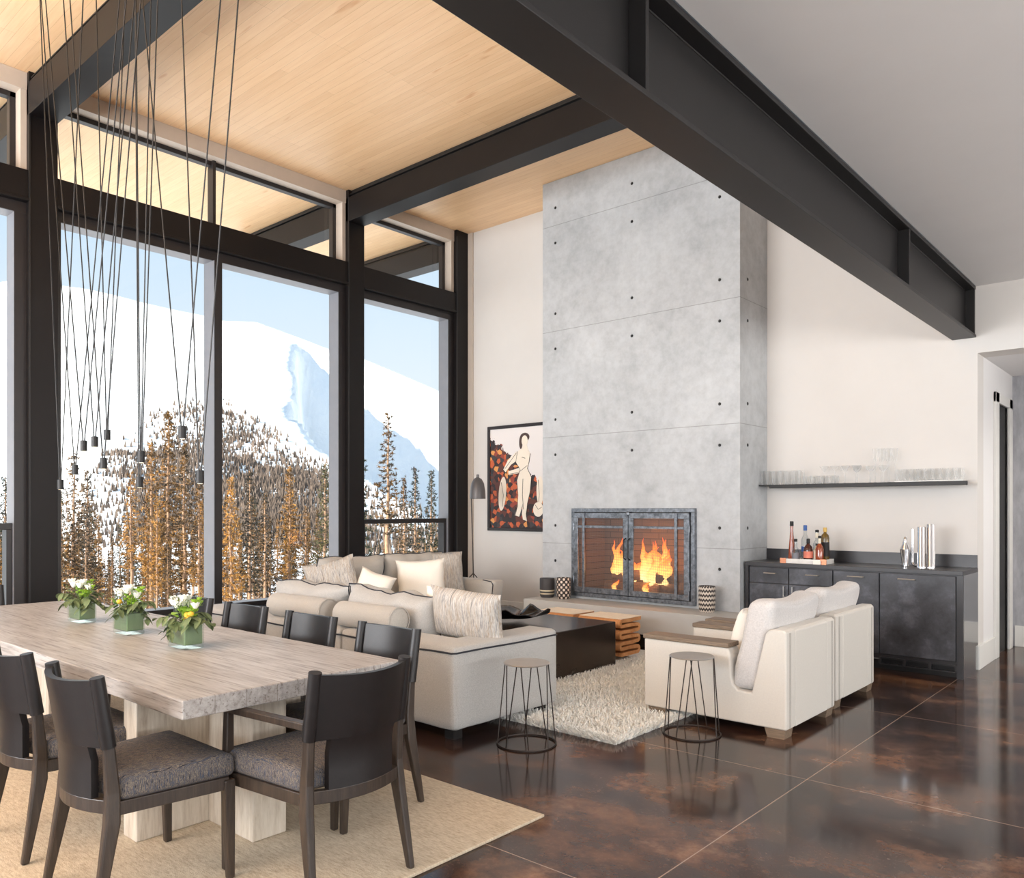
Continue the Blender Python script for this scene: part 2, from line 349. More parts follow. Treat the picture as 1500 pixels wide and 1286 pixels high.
# hall beyond the opening
h = MB(); h.box(-1.8, -1.62, YW+.25, 9.15, 0, 2.915); h.box(-1.8, -1.62, 9.82, 10.1, 0, 2.915); h.box(-1.8, -1.62, 9.15, 9.82, 2.55, 2.915)
S(h.build('wall_hall', MT['plaster_g']))
S(MB().box(-1.8, 2.0, 10.05, 10.25, 0, 2.915).build('wall_hall_end', MT['wallpaper']))
S(MB().box(1.0, 1.2, YW+.3, 10.05, 0, 2.915).build('wall_hall_right', MT['plaster_g']))
S(MB().box(-1.8, 2.0, YW+.3, 10.25, 2.915, 3.0).build('ceiling_hall', MT['plaster_g']))
dc = MB(); dc.box(-1.62, -1.595, 9.05, 9.21, 0, 2.64); dc.box(-1.62, -1.595, 9.76, 9.92, 0, 2.64); dc.box(-1.62, -1.595, 9.05, 9.92, 2.54, 2.64)
dr = MB().box(-1.68, -1.635, 9.152, 9.818, 0, 2.548).build('doorway_slab', MT['black']); S(dr)  # black slab set flush in the doorway
dc.build('door_casing', MT['trimw'], dr, bevel=.004)
S(MB().box(-1.62, -1.60, YW-.005, 9.05, 0, .22).box(-1.645, -1.60, YW-.02, YW-.0, 0, .22).build('baseboard_hall', MT['trimw'], bevel=.004))
S(MB().box(-1.595, 1, 10.03, 10.05, 0, .225).build('baseboard_hall_end', MT['trimw'], bevel=.004))
S(MB().box(-8.0, -6.24, YW-.018, YW-.001, 0, .2).build('baseboard_far', MT['trimw'], bevel=.004))
S(MB().box(-8.19, -8.06, YW-.03, YW-.001, 0, ZC-.001).build('trim_1', MT['taupe'], bevel=.004))
# glazed wall added on the far right (out of view) to let light in
fr = MB()
for y in (-4, -1.5, 1, 3.5, 6, 8.2): fr.box(6.95, 7.1, y, y+.12, 0, ZL)
fr.box(6.95, 7.1, -4, 8.34, ZL-.15, ZL); fr.box(6.95, 7.1, -4, 8.34, 0, .1)
S(fr.build('window_9', MT['frame']))

# ------------------------------------------------------------------ steel structure
def column(y0, y1, label):
    m = MB(); m.box(-8.46, -8.15, y0, y1, 0, ZC-.002)
    o = m.build('steel_column', MT['steel'], bevel=.004)
    MB().box(-8.16, -8.14, y0-.002, y0+.012, .0, ZC-.1).build('edge_weld', MT['steel_g'], o)
    return tag(o, label, 'column', 'steel columns along the window wall')
column(2.57, 2.815, 'black steel column at left, behind the hanging pendants')
column(6.17, 6.42, 'black steel column between the wide window and the narrow corner window')
column(8.08, 8.33, 'black steel column in the corner beside the floor lamp')
column(-1.0, -.75, 'black steel column of the window wall nearest the camera')
def header(y0, y1, label):
    m = MB(); m.box(-8.40, -8.16, y0, y1, 4.33, 4.59); m.box(-8.36, -8.14, y0, y1, 4.30, 4.33)
    return tag(m.build('steel_header', MT['steel'], bevel=.004), label, 'beam', 'steel headers over the windows')
header(-.75, 2.57, 'black steel header over the window at the left edge')
header(2.815, 6.17, 'long black steel header over the wide middle window')
header(6.42, 8.08, 'short black steel header over the narrow corner window')
def roofbeam(y0, y1, x1, label):
    t = empty('roof_beam', (0,0,0), 0, label, 'beam', 'roof beams under the wood ceiling')
    MB().box(-10.7, x1, y0, y1, 5.10, 5.40).build('web_box', MT['steel'], t, bevel=.004)
    MB().box(-10.7, x1, y0+.05, y1-.05, 5.40, 5.499).build('packer', MT['black'], t)
    MB().box(-10.7, x1, y0+.015, y1-.015, 5.435, 5.445).build('top_plate', MT['steel_g'], t)
    return t
roofbeam(2.57, 2.815, -1.8, 'dark roof beam crossing the wood ceiling at upper left')
roofbeam(6.17, 6.42, -1.8, 'dark roof beam crossing the wood ceiling just before the chimney')
roofbeam(8.08, 8.33, -8.46, 'dark roof beam end outside above the narrow corner window')
# the big plate girder
gx0, gx1, gc = -1.83, -1.63, -1.73
g = empty('steel_girder', (gc, 2, 3.06), 0, 'massive black I-shaped steel girder running along the edge of the low ceiling', 'beam')
def gp(name, m, mt=MT['steel_g']): 
    o = m.build(name, mt, g, bevel=.003); o.matrix_parent_inverse = Matrix.Translation((-gc, -2, -3.06)); return o
gp('bottom_flange', MB().box(gx0, gx1, -4, YW, 3.06, 3.085)); gp('top_flange', MB().box(gx0, gx1-.004, -4, YW, 3.50, 3.528))
gp('web', MB().box(gc-.012, gc+.012, -4, YW, 3.085, 3.50))
for y in (2.66, 6.22): gp('stiffener', MB().box(gc+.012, gx1-.008, y-.012, y+.012, 3.085, 3.50)); gp('stiffener', MB().box(gx0+.008, gc-.012, y-.012, y+.012, 3.085, 3.50))
gp('stiffener', MB().box(gc+.012, gx1-.008, YW-.03, YW-.004, 3.085, 3.50))
gp('weld_bead', MB().tube([(gc+.013, -4, 3.499), (gc+.013, YW, 3.499)], .006, 6))

# ------------------------------------------------------------------ windows
XG = -8.40
def window(n, y0, y1, z0, z1, mull=None, rail=None, head=.1, jl=.05, jr=.1):
    def members(x0, x1, e=0):
        o = MB()
        o.box(x0, x1, y0, y1, z0, z0+.07-e); o.box(x0, x1, y0, y1, z1-head+e, z1)
        o.box(x0, x1, y0, y0+jl-e, z0+.07, z1-head); o.box(x0, x1, y1-jr+e, y1, z0+.07, z1-head)
        if mull: o.box(x0, x1+.03, mull[0]+e, mull[1]-e, z0+.07, z1-head)
        return o
    fo = members(-8.42, -8.225).build('window_%d' % n, MT['frame']); S(fo)
    members(-8.2248, -8.215, .001).build('shaded_face', MT['dark_shade'], fo)  # dark plate paints the shade on the frame's front faces
    g = MB().quad((XG, y0+jl, z0+.07), (XG, y1-jr, z0+.07), (XG, y1-jr, z1-head), (XG, y0+jl, z1-head)).build('pane', MT['glass'], fo)
    if rail:
        r = MB(); r.box(-8.38, -8.26, y0+jl, y1-jr, rail-.03, rail+.03); r.box(-8.38, -8.26, y0+jl, y0+jl+.05, z0+.07, rail-.03); r.box(-8.38, -8.26, y1-jr-.05, y1-jr, z0+.07, rail-.03)
        r.build('casement_sash', MT['dark_shade'], fo, bevel=.003)
    return fo
window(1, -.75, 2.57, .36, 4.30, rail=1.32)
window(2, 2.815, 6.17, .36, 4.30, mull=(4.40, 4.49))
window(3, 6.42, 8.08, .36, 4.30, rail=1.32, jl=.05)
window(10, -4.0, -1.0, .36, 4.30)
def sill(y0, y1, n): S(MB().box(-8.42, -8.12, y0, y1, .345, .38).build('trim_%d' % n, MT['dark_shade'], bevel=.003))
sill(-.75, 2.57, 2); sill(2.815, 6.17, 3); sill(6.42, 8.08, 4)
def clere(n, y0, y1, mull=None):
    o = MB(); z0, z1 = 4.59, 5.34
    o.box(-8.42, -8.34, y0, y1, z1-.05, z1); o.box(-8.42, -8.34, y0, y1, z0, z0+.03)
    o.box(-8.42, -8.34, y0, y0+.04, z0, z1); o.box(-8.42, -8.34, y1-.1, y1-.05, z0, z1)
    if mull: o.box(-8.42, -8.30, mull-.018, mull+.018, z0, z1)
    fo = S(o.build('window_%d' % n, MT['dark_shade'], bevel=.003))
    MB().quad((XG, y0+.04, z0+.03), (XG, y1-.1, z0+.03), (XG, y1-.1, z1-.05), (XG, y0+.04, z1-.05)).build('pane', MT['glass'], fo)
    r = MB(); r.box(-8.42, XW, y0, y1, z1, ZC-.003); r.box(-8.42, XW-.01, y1-.05, y1, z0, z1)
    r.build('window_reveal', MT['taupe'], fo)
    return fo
clere(4, -.75, 2.57); clere(5, 2.815, 6.17, 4.46); clere(6, 6.42, 8.08); clere(7, -4, -1)

# ------------------------------------------------------------------ chimney and hearth
CX0, CX1, CY = -6.23, -3.63, 7.674
FX0, FX1, FZ0, FZ1 = -5.75, -4.12, .45, 1.49
ch = MB(); ch.box(CX0, FX0, CY, YW-.001, 0, ZC-.003); ch.box(FX1, CX1, CY, YW-.001, 0, ZC-.003); ch.box(FX0, FX1, CY, YW-.001, FZ1, ZC-.003); ch.box(FX0, FX1, CY, YW-.001, 0, FZ0)
chim = tag(ch.build('concrete_chimney', MT['conc']), 'tall cast concrete chimney rising to the wood ceiling', 'chimney')
def hole(x, y, z, face):
    m = MB(); n = 12
    if face == 'y': pts = lambda r, o: [(x+r*cos(2*pi*k/n), y-o, z+r*sin(2*pi*k/n)) for k in range(n)]
    else: pts = lambda r, o: [(x+o, y+r*cos(2*pi*k/n), z+r*sin(2*pi*k/n)) for k in range(n)]
    m.add(pts(.013, .001)+pts(.013, .004)+pts(.017, .004)+pts(.017, .001), [tuple(range(n))]+[(i*n+k, i*n+(k+1)%n, (i+1)*n+(k+1)%n, (i+1)*n+k) for i in range(1,3) for k in range(n)])
    m.build('tie_hole', MT['black'], chim)  # flat black disc stands for the shade inside the hole
for jz in (1.067, 2.361, 3.655, 4.949):
    for dz in (-.215, .215):
        for x in (-6.03, -4.93, -3.855):
            if FX0 < x < FX1 and jz+dz < FZ1+.05: continue
            hole(x, CY, jz+dz, 'y')
        hole(CX1, 7.85, jz+dz, 'x')
fb = MB(); fb.box(FX0, FX1, 8.28, 8.32, FZ0, FZ1); fb.box(FX0, FX0+.03, CY+.1, 8.28, FZ0, FZ1); fb.box(FX1-.03, FX1, CY+.1, 8.28, FZ0, FZ1); fb.box(FX0+.03, FX1-.03, CY+.1, 8.28, FZ0, FZ0+.02); fb.box(FX0+.03, FX1-.03, CY+.1, 8.28, FZ1-.02, FZ1)
fb.build('firebox_liner', MT['brick'], chim)
# iron surround and mesh doors
fs = empty('fireplace_screen', ((FX0+FX1)/2, CY, FZ0), 0, 'hammered iron fireplace screen with two hinged mesh doors', 'fireplace screen')
W2 = (FX1-FX0)/2; HH = FZ1-FZ0
m = MB(); t = .045
m.box(-W2, W2, -.05, .02, HH-t, HH); m.box(-W2, W2, -.05, .02, 0, t); m.box(-W2, -W2+t, -.05, .02, t, HH-t); m.box(W2-t, W2, -.05, .02, t, HH-t)
m.build('surround', MT['iron'], fs, bevel=.003)
m = MB(); m.box(-W2+t-.005, W2-t+.005, -.048, -.03, HH-t-.03, HH-t+.005); m.box(-W2+t-.005, W2-t+.005, -.048, -.03, t-.005, t+.03); m.box(-W2+t-.005, -W2+t+.03, -.048, -.03, t, HH-t); m.box(W2-t-.03, W2-t+.005, -.048, -.03, t, HH-t); m.box(-.03, .03, -.048, -.03, t, HH-t)
m.build('gap_backing', MT['black'], fs)  # black ring darkens the door gaps and blocks the fire glow
for sgn in (-1, 1):
    xa, xb = (-W2+t+.007, -.005) if sgn < 0 else (.005, W2-t-.007)
    m = MB(); b = .062; z0, z1 = t+.008, HH-t-.008
    m.box(xa, xb, -.075, -.05, z1-b, z1); m.box(xa, xb, -.075, -.05, z0, z0+b); m.box(xa, xa+b, -.075, -.05, z0+b, z1-b); m.box(xb-b, xb, -.075, -.05, z0+b, z1-b)
    m.box(xa+b, xb-b, -.082, -.06, z1-b-.115, z1-b-.085)
    xs = xa+b+.09 if sgn < 0 else xb-b-.09
    m.box(xs-.016, xs+.016, -.092, -.066, z0+.005, z1+.0)
    dd = m.build('screen_door', MT['iron'], fs, bevel=.003)
    MB().quad((xa+b, -.06, z0+b), (xb-b, -.06, z0+b), (xb-b, -.06, z1-b), (xa+b, -.06, z1-b)).build('wire_mesh', MT['wire'], dd)
    hx = -.028*1 if sgn < 0 else .028
    MB().tube([(hx, -.08, .46), (hx, -.12, .48), (hx, -.12, .68), (hx, -.08, .70)], .008, 8).build('pull_handle', MT['black'], dd)
    hxx = xa if sgn < 0 else xb
    for hz in (.2, .82): MB().tube([(hxx, -.07, hz-.04), (hxx, -.07, hz+.04)], .012, 8).build('hinge', MT['iron'], dd)
MB().lathe([(0,-.03), (.022,-.012), (.022,.012), (0,.03)], (0,-.085,HH-.06), 4).build('latch_boss', MT['iron'], fs)
# logs and flames
def log(p0, p1, r, label):
    p0 = Vector(p0); p1 = Vector(p1); m = MB(); pts = [p0.lerp(p1, i/6)+noise.noise_vector(Vector((i*1.7, r*99, 0)))*.012 for i in range(7)]
    m.tube(pts, [r*(1+.12*noise.noise(Vector((i, r*50, 3)))) for i in range(7)], 12)
    c = (p0+p1)/2; m.v = [tuple(Vector(v)-c) for v in m.v]
    return tag(m.build('firewood_log', logm, smooth=50, loc=c), label, 'log')
logm = simple('charred_log', L(150,112,84), .9, var=.5, scale=9, bump=.6, bscale=22, dist=.02)
ashm = simple('grey_log', L(120,108,98), .9, var=.3, scale=9, bump=.6, bscale=22, dist=.02)
log((-5.45,7.95,.56), (-4.75,7.98,.55), .075, 'lowest front firewood log with a pale cut end at the left')
log((-4.95,8.08,.58), (-4.3,8.0,.60), .085, 'grey firewood log at the right of the grate')
log((-5.35,7.92,.66), (-4.85,8.1,.74), .06, 'thin firewood log lying crosswise over the others')
log((-4.75,7.9,.70), (-4.38,8.1,.68), .065, 'short upper firewood log on the right under the flames')
fl = empty('fire', (-5.02, 8.0, .6), 0, 'orange flames rising from the logs behind the screen', 'fire')
rr = random.Random(3)
fl_spec = []
for (cx, sp_, hm_x, n_) in ((-.30,.07,.56,8), (-.10,.06,.36,5), (.14,.09,.60,9), (.32,.06,.54,8)):
    for i in range(n_):
        o_ = rr.gauss(0, sp_); fl_spec.append((cx+o_, rr.uniform(-.08,.06), rr.uniform(-.02,.10), hm_x*rr.uniform(.5,1.05)*(1-abs(o_)*3), rr.uniform(.034,.06), rr.uniform(-.02,.06)))
for i in range(4): fl_spec.append((rr.uniform(-.28,.2), -.12, -.10, rr.uniform(.1,.16), .028, 0))
for q_, (x, y, z, hgt, r, lean) in enumerate(fl_spec):
    m = MB(); rings = 10; n = 10; pts = []; rs = []
    for i in range(rings):
        t_ = i/(rings-1); w_ = noise.noise(Vector((x*9, t_*4, q_*1.7)))*.10*t_
        pts.append((x+lean*t_*2+w_, y+w_*.5, z+hgt*t_)); rs.append(r*(sin(pi*min(1, t_*1.0+.2))**.8 if t_ < .65 else .9*(1-t_)/.35*.75)*(1+.35*noise.noise(Vector((q_, t_*6, 2))))+.001)
    m.tube(pts, rs, n); m.build('flame_tongue', MT['flame'], fl, smooth=80)
pl = bpy.data.lights.new('fire_glow', 'POINT'); pl.energy = 9; pl.color = (1,.45,.15); pl.shadow_soft_size = .15; po = bpy.data.objects.new('fire_glow', pl); C.objects.link(po); po.location = (-4.85, 7.95, .95)
# hearth
hm = MB(); hm.box(-6.14, -3.42, 7.2, CY-.001, .16, .42); 
ht = empty('hearth_bench', (-4.85, 7.2, 0), 0, 'pale concrete hearth bench floating in front of the fireplace', 'hearth')
o = hm.build('slab', simple('pale_concrete', L(190,189,186), .5, var=.05, scale=3), ht, bevel=.004); o.matrix_parent_inverse = Matrix.Translation((4.85,-7.2,0))
o = MB().box(-6.0, -3.55, 7.35, CY-.001, 0, .16).build('recessed_base', MT['black'], ht); o.matrix_parent_inverse = Matrix.Translation((4.85,-7.2,0))
# patterned vessels on the hearth
def m_pattern(name, kind):
    s = N(name); p = s.pos(); sep = s.n('ShaderNodeSeparateXYZ'); s.l(p, sep.inputs[0])
    ang = s.math('MULTIPLY', s.math('ARCTAN2', sep.outputs['Y'], sep.outputs['X']), 7/pi*2); z = s.math('MULTIPLY', sep.outputs['Z'], 42)
    if kind == 0:   # dark pot with light band near base
        q = s.math('MULTIPLY', s.math('LESS_THAN', sep.outputs['Z'], .10), s.math('GREATER_THAN', sep.outputs['Z'], .04)); q = s.math('MULTIPLY', q, s.math('GREATER_THAN', s.math('SINE', s.math('MULTIPLY', z, 4)), .1)); a, b = L(62,58,58), L(206,190,160)
    elif kind == 1:
        q = s.math('GREATER_THAN', s.math('MULTIPLY', s.math('SINE', s.math('MULTIPLY', ang, 2)), s.math('SINE', s.math('MULTIPLY', z, 2.4))), .18); a, b = L(48,36,32), L(222,206,190)
    else:
        q = s.math('GREATER_THAN', s.math('SINE', s.math('ADD', s.math('MULTIPLY', z, 3.2), s.math('SINE', s.math('MULTIPLY', ang, 4)))), .0); a, b = L(56,48,46), L(206,194,180)
    s.bsdf(s.mix(a, b, q), .6); return s.m
def vessel(x, y, r, hh, k, label):
    m = MB(); m.lathe([(r*.82,0), (r*.94,.02), (r,hh*.35), (r,hh-.01), (r*.97,hh), (r*.9,hh), (r*.88,.03), (0,.03)], n=28)
    tag(m.build('ceramic_vessel', m_pattern('vessel_%d' % k, k), smooth=40, loc=(x,y,.42)), label, 'vase', 'patterned vessels on the hearth')
vessel(-6.02, 7.50, .09, .23, 0, 'dark grey round vessel at the left end of the hearth')
vessel(-5.77, 7.50, .085, .25, 1, 'brown and white patterned vessel left of the fireplace screen')
vessel(-3.90, 7.48, .085, .27, 2, 'tall striped dark vessel right of the fireplace screen')

# ------------------------------------------------------------------ wall art
ar = empty('framed_art', (-7.2, YW, 1.178), 0, 'tall framed poster of a pale figure among dark and orange foliage beside the chimney', 'picture')
ar.location = (-7.16, YW-.001, 1.178)
aw, ah = 1.2, 1.475
m = MB(); b = .045; m.box(-aw/2, aw/2, -.035, 0, 0, b); m.box(-aw/2, aw/2, -.035, 0, ah-b, ah); m.box(-aw/2, -aw/2+b, -.035, 0, b, ah-b); m.box(aw/2-b, aw/2, -.035, 0, b, ah-b)
m.build('picture_frame', simple('black_frame', L(34,22,20), .35), ar, bevel=.003)
def m_art():
    s = N('printed_foliage'); p = s.pos(); sep = s.n('ShaderNodeSeparateXYZ'); s.l(p, sep.inputs[0])
    v = s.n('ShaderNodeTexVoronoi'); v.inputs['Scale'].default_value = 16; s.l(s.pos((1,1,1)), v.inputs['Vector'])
    vs_ = s.n('ShaderNodeSeparateColor'); s.l(v.outputs['Color'], vs_.inputs[0])
    c = s.ramp(vs_.outputs[0], [(0, L(44,26,24)), (.3, L(92,44,32)), (.5, L(60,52,52)), (.62, L(196,92,48)), (.74, L(40,34,38)), (.86, L(150,60,40)), (.95, L(224,150,80))], 'CONSTANT')
    n1 = s.noise(p, 5, 5)
    # sky region: upper part, boundary slopes down to the right and is ragged
    line = s.math('ADD', s.math('MULTIPLY', sep.outputs['X'], -.75), .92)
    q = s.math('GREATER_THAN', sep.outputs['Z'], s.math('ADD', line, s.math('MULTIPLY', s.math('SUBTRACT', n1, .5), .5)))
    s.bsdf(s.mix(c, L(232,224,220), q), .5); return s.m
MB().box(-aw/2+b, aw/2-b, -.02, -.005, b, ah-b).build('print', m_art(), ar)
pm = simple('printed_pale_skin', L(240,226,208), .6, var=.02); hm_ = simple('printed_dark_hair', L(70,48,42), .6)
def flat(name, poly, mt, y): MB().prism(poly, 'y', y-.002, y).build(name, mt, ar)
def ell(cx, cz, a, c_, n=18, rot=0): return [(cx+a*cos(2*pi*k/n)*cos(rot)-c_*sin(2*pi*k/n)*sin(rot), cz+a*cos(2*pi*k/n)*sin(rot)+c_*sin(2*pi*k/n)*cos(rot)) for k in range(n)]
ox = .06
flat('printed_figure', [(ox-.10,1.10),(ox-.02,1.14),(ox+.0,1.2),(ox+.06,1.2),(ox+.09,1.12),(ox+.13,1.06),(ox+.11,.95),(ox+.08,.86),(ox+.15,.74),(ox+.13,.55),(ox+.08,.38),(ox+.05,.24),(ox+.07,.14),(ox+.0,.16),(ox-.02,.24),(ox-.0,.4),(ox-.03,.3),(ox-.07,.2),(ox-.15,.22),(ox-.10,.34),(ox-.09,.5),(ox-.11,.7),(ox-.05,.85),(ox-.13,.95)], pm, -.021)
flat('printed_figure', ell(ox+.03, 1.24, .055, .075), pm, -.022)
flat('printed_hair', ell(ox+.03, 1.29, .085, .06)+[], hm_, -.0215); flat('printed_hair', ell(ox-.04, 1.22, .03, .09), hm_, -.0212)
flat('printed_figure', [(ox-.12,1.1),(ox-.28,.98),(ox-.36,.86),(ox-.32,.82),(ox-.22,.92),(ox-.1,.98)], pm, -.0225)
flat('printed_figure', [(ox+.12,1.06),(ox+.1,.9),(ox-.08,.8),(ox-.26,.78),(ox-.27,.83),(ox-.08,.87),(ox+.05,.96)], pm, -.0228)
flat('printed_figure', ell(ox-.38, .52, .07, .24, rot=-.1), pm, -.0218); flat('printed_figure', ell(ox+.27, .3, .09, .1), pm, -.0216); flat('printed_figure', ell(ox+.3, .55, .06, .2), pm, -.0217)

ink = simple('printed_ink', L(60,44,38), .6)
for ln in ([(ox-.10,1.10),(ox-.13,.95),(ox-.05,.85),(ox-.11,.7),(ox-.09,.5),(ox-.10,.34),(ox-.14,.22)], [(ox+.13,1.06),(ox+.11,.95),(ox+.08,.86),(ox+.15,.74),(ox+.13,.55),(ox+.08,.38),(ox+.06,.2)], [(ox+.0,.72),(ox-.01,.5),(ox+.01,.3)], [(ox-.02,1.02),(ox+.04,1.0)], [(ox-.34,.86),(ox-.24,.96),(ox-.12,1.08)], [(ox-.26,.79),(ox-.08,.81),(ox+.08,.9)], [(ox-.40,.68),(ox-.36,.5),(ox-.38,.34)], [(ox+.22,.36),(ox+.27,.3),(ox+.33,.33)], [(ox+.27,.70),(ox+.29,.5),(ox+.28,.4)]):
    MB().tube([(x, -.0232, z) for x, z in ln], .0038, 5).build('printed_line', ink, ar)
# ------------------------------------------------------------------ floor lamp
lp = empty('floor_lamp', (-7.41, 7.72, 0), 0, 'slim dark floor lamp with a bell shade behind the corner sofa', 'lamp')
sh = MB(); sh.lathe([(.0,.30), (.018,.295), (.02,.26), (.055,.24), (.085,.19), (.102,.10), (.108,0), (.102,0), (.095,.1), (.05,.22), (0,.24)], n=28)
o = sh.build('lamp_shade', simple('dark_grey_enamel', L(92,88,88), .4, .2), lp, smooth=45); o.location = (.02, 0, 1.62); o.scale = (1,1,1.1)
MB().tube([(-.06,0,.60), (-.10,0,1.72), (-.08,0,1.76), (.0,0,1.78)], .008, 8).build('pole', MT['rod'], lp)
for ang in (80, 200, 320):
    a = radians(ang); MB().tube([(-.06,0,.62), (-.06+.06*cos(a),.06*sin(a),.56), (-.06+.24*cos(a),.24*sin(a),0)], .007, 8).build('leg', MT['rod'], lp)

# ------------------------------------------------------------------ rugs
rg = MB().box(-7.5, -2.40, .55, 2.97, 0, .014).build('jute_rug', MT['jute'], bevel=.004); tag(rg, 'sandy woven jute rug under the dining table', 'rug')
# shag rug: tufts as real strands
rs = random.Random(11); X0, X1, Y0, Y1 = -6.3, -2.80, 4.17, 7.15
m = MB(); m.box(X0, X1-.02, Y0+.02, Y1, 0, .012)
vis = 0
for i in range(42000):
    x = rs.uniform(-4.9, X1); y = rs.uniform(Y0, 7.1)
    if i % 7 == 0: y = Y0 + rs.uniform(.0,.05)
    elif i % 9 == 0: x = X1 - rs.uniform(0,.05)
    if y > 6.2 and x < -4.25: continue
    hgt = rs.uniform(.02, .042); a = rs.uniform(0, 2*pi); dx, dy = rs.gauss(0, .02), rs.gauss(0, .02); w = .006
    z0 = .010 if x < X1-.02 and y > Y0+.02 else .001
    m.add([(x-w*cos(a), y-w*sin(a), z0), (x+w*cos(a), y+w*sin(a), z0), (x+dx+w*.5*cos(a), y+dy+w*.5*sin(a), z0+hgt), (x+dx-w*.5*cos(a), y+dy-w*.5*sin(a), z0+hgt)], [(0,1,2,3)])
tag(m.build('shag_rug', MT['shag']), 'shaggy cream wool rug between sofa and armchairs', 'rug')

# ------------------------------------------------------------------ dining table
tb = empty('dining_table', (-4.83, 1.955, .014), 0, 'long whitewashed timber dining table on cross-shaped pedestals', 'table')
m = MB(); x0, x1, y0, y1 = -1.94, 1.95, -.535, .535; zt = .746; n = 40
# slightly irregular slab edges
top = []; 
for i in range(n+1): top.append((x0+(x1-x0)*i/n, y0+.006*noise.noise(Vector((i*.7,0,0)))))
for i in range(1, 13): top.append((x1+.008*noise.noise(Vector((i*.9,5,0))), y0+(y1-y0)*i/13))
for i in range(n+1): top.append((x1-(x1-x0)*i/n, y1+.006*noise.noise(Vector((i*.7,9,0)))))
m.prism(top, 'z', zt-.075, zt); m.build('tabletop', MT['table'], tb, bevel=.005)
pm_ = m_streak('limewashed_pedestal_timber', [L(176,160,142), L(206,194,178), L(222,212,198)], (9,9,1), 3, .6, .2)
for cx in (1.23, -1.2):
    m = MB(); m.box(cx-.065, cx+.065, -.42, .42, 0, zt-.076)
    m.box(cx-.45, cx-.0655, -.085, .085, 0, zt-.076); m.box(cx+.0655, cx+.45, -.085, .085, 0, zt-.076)
    m.build('pedestal', pm_, tb, bevel=.006)

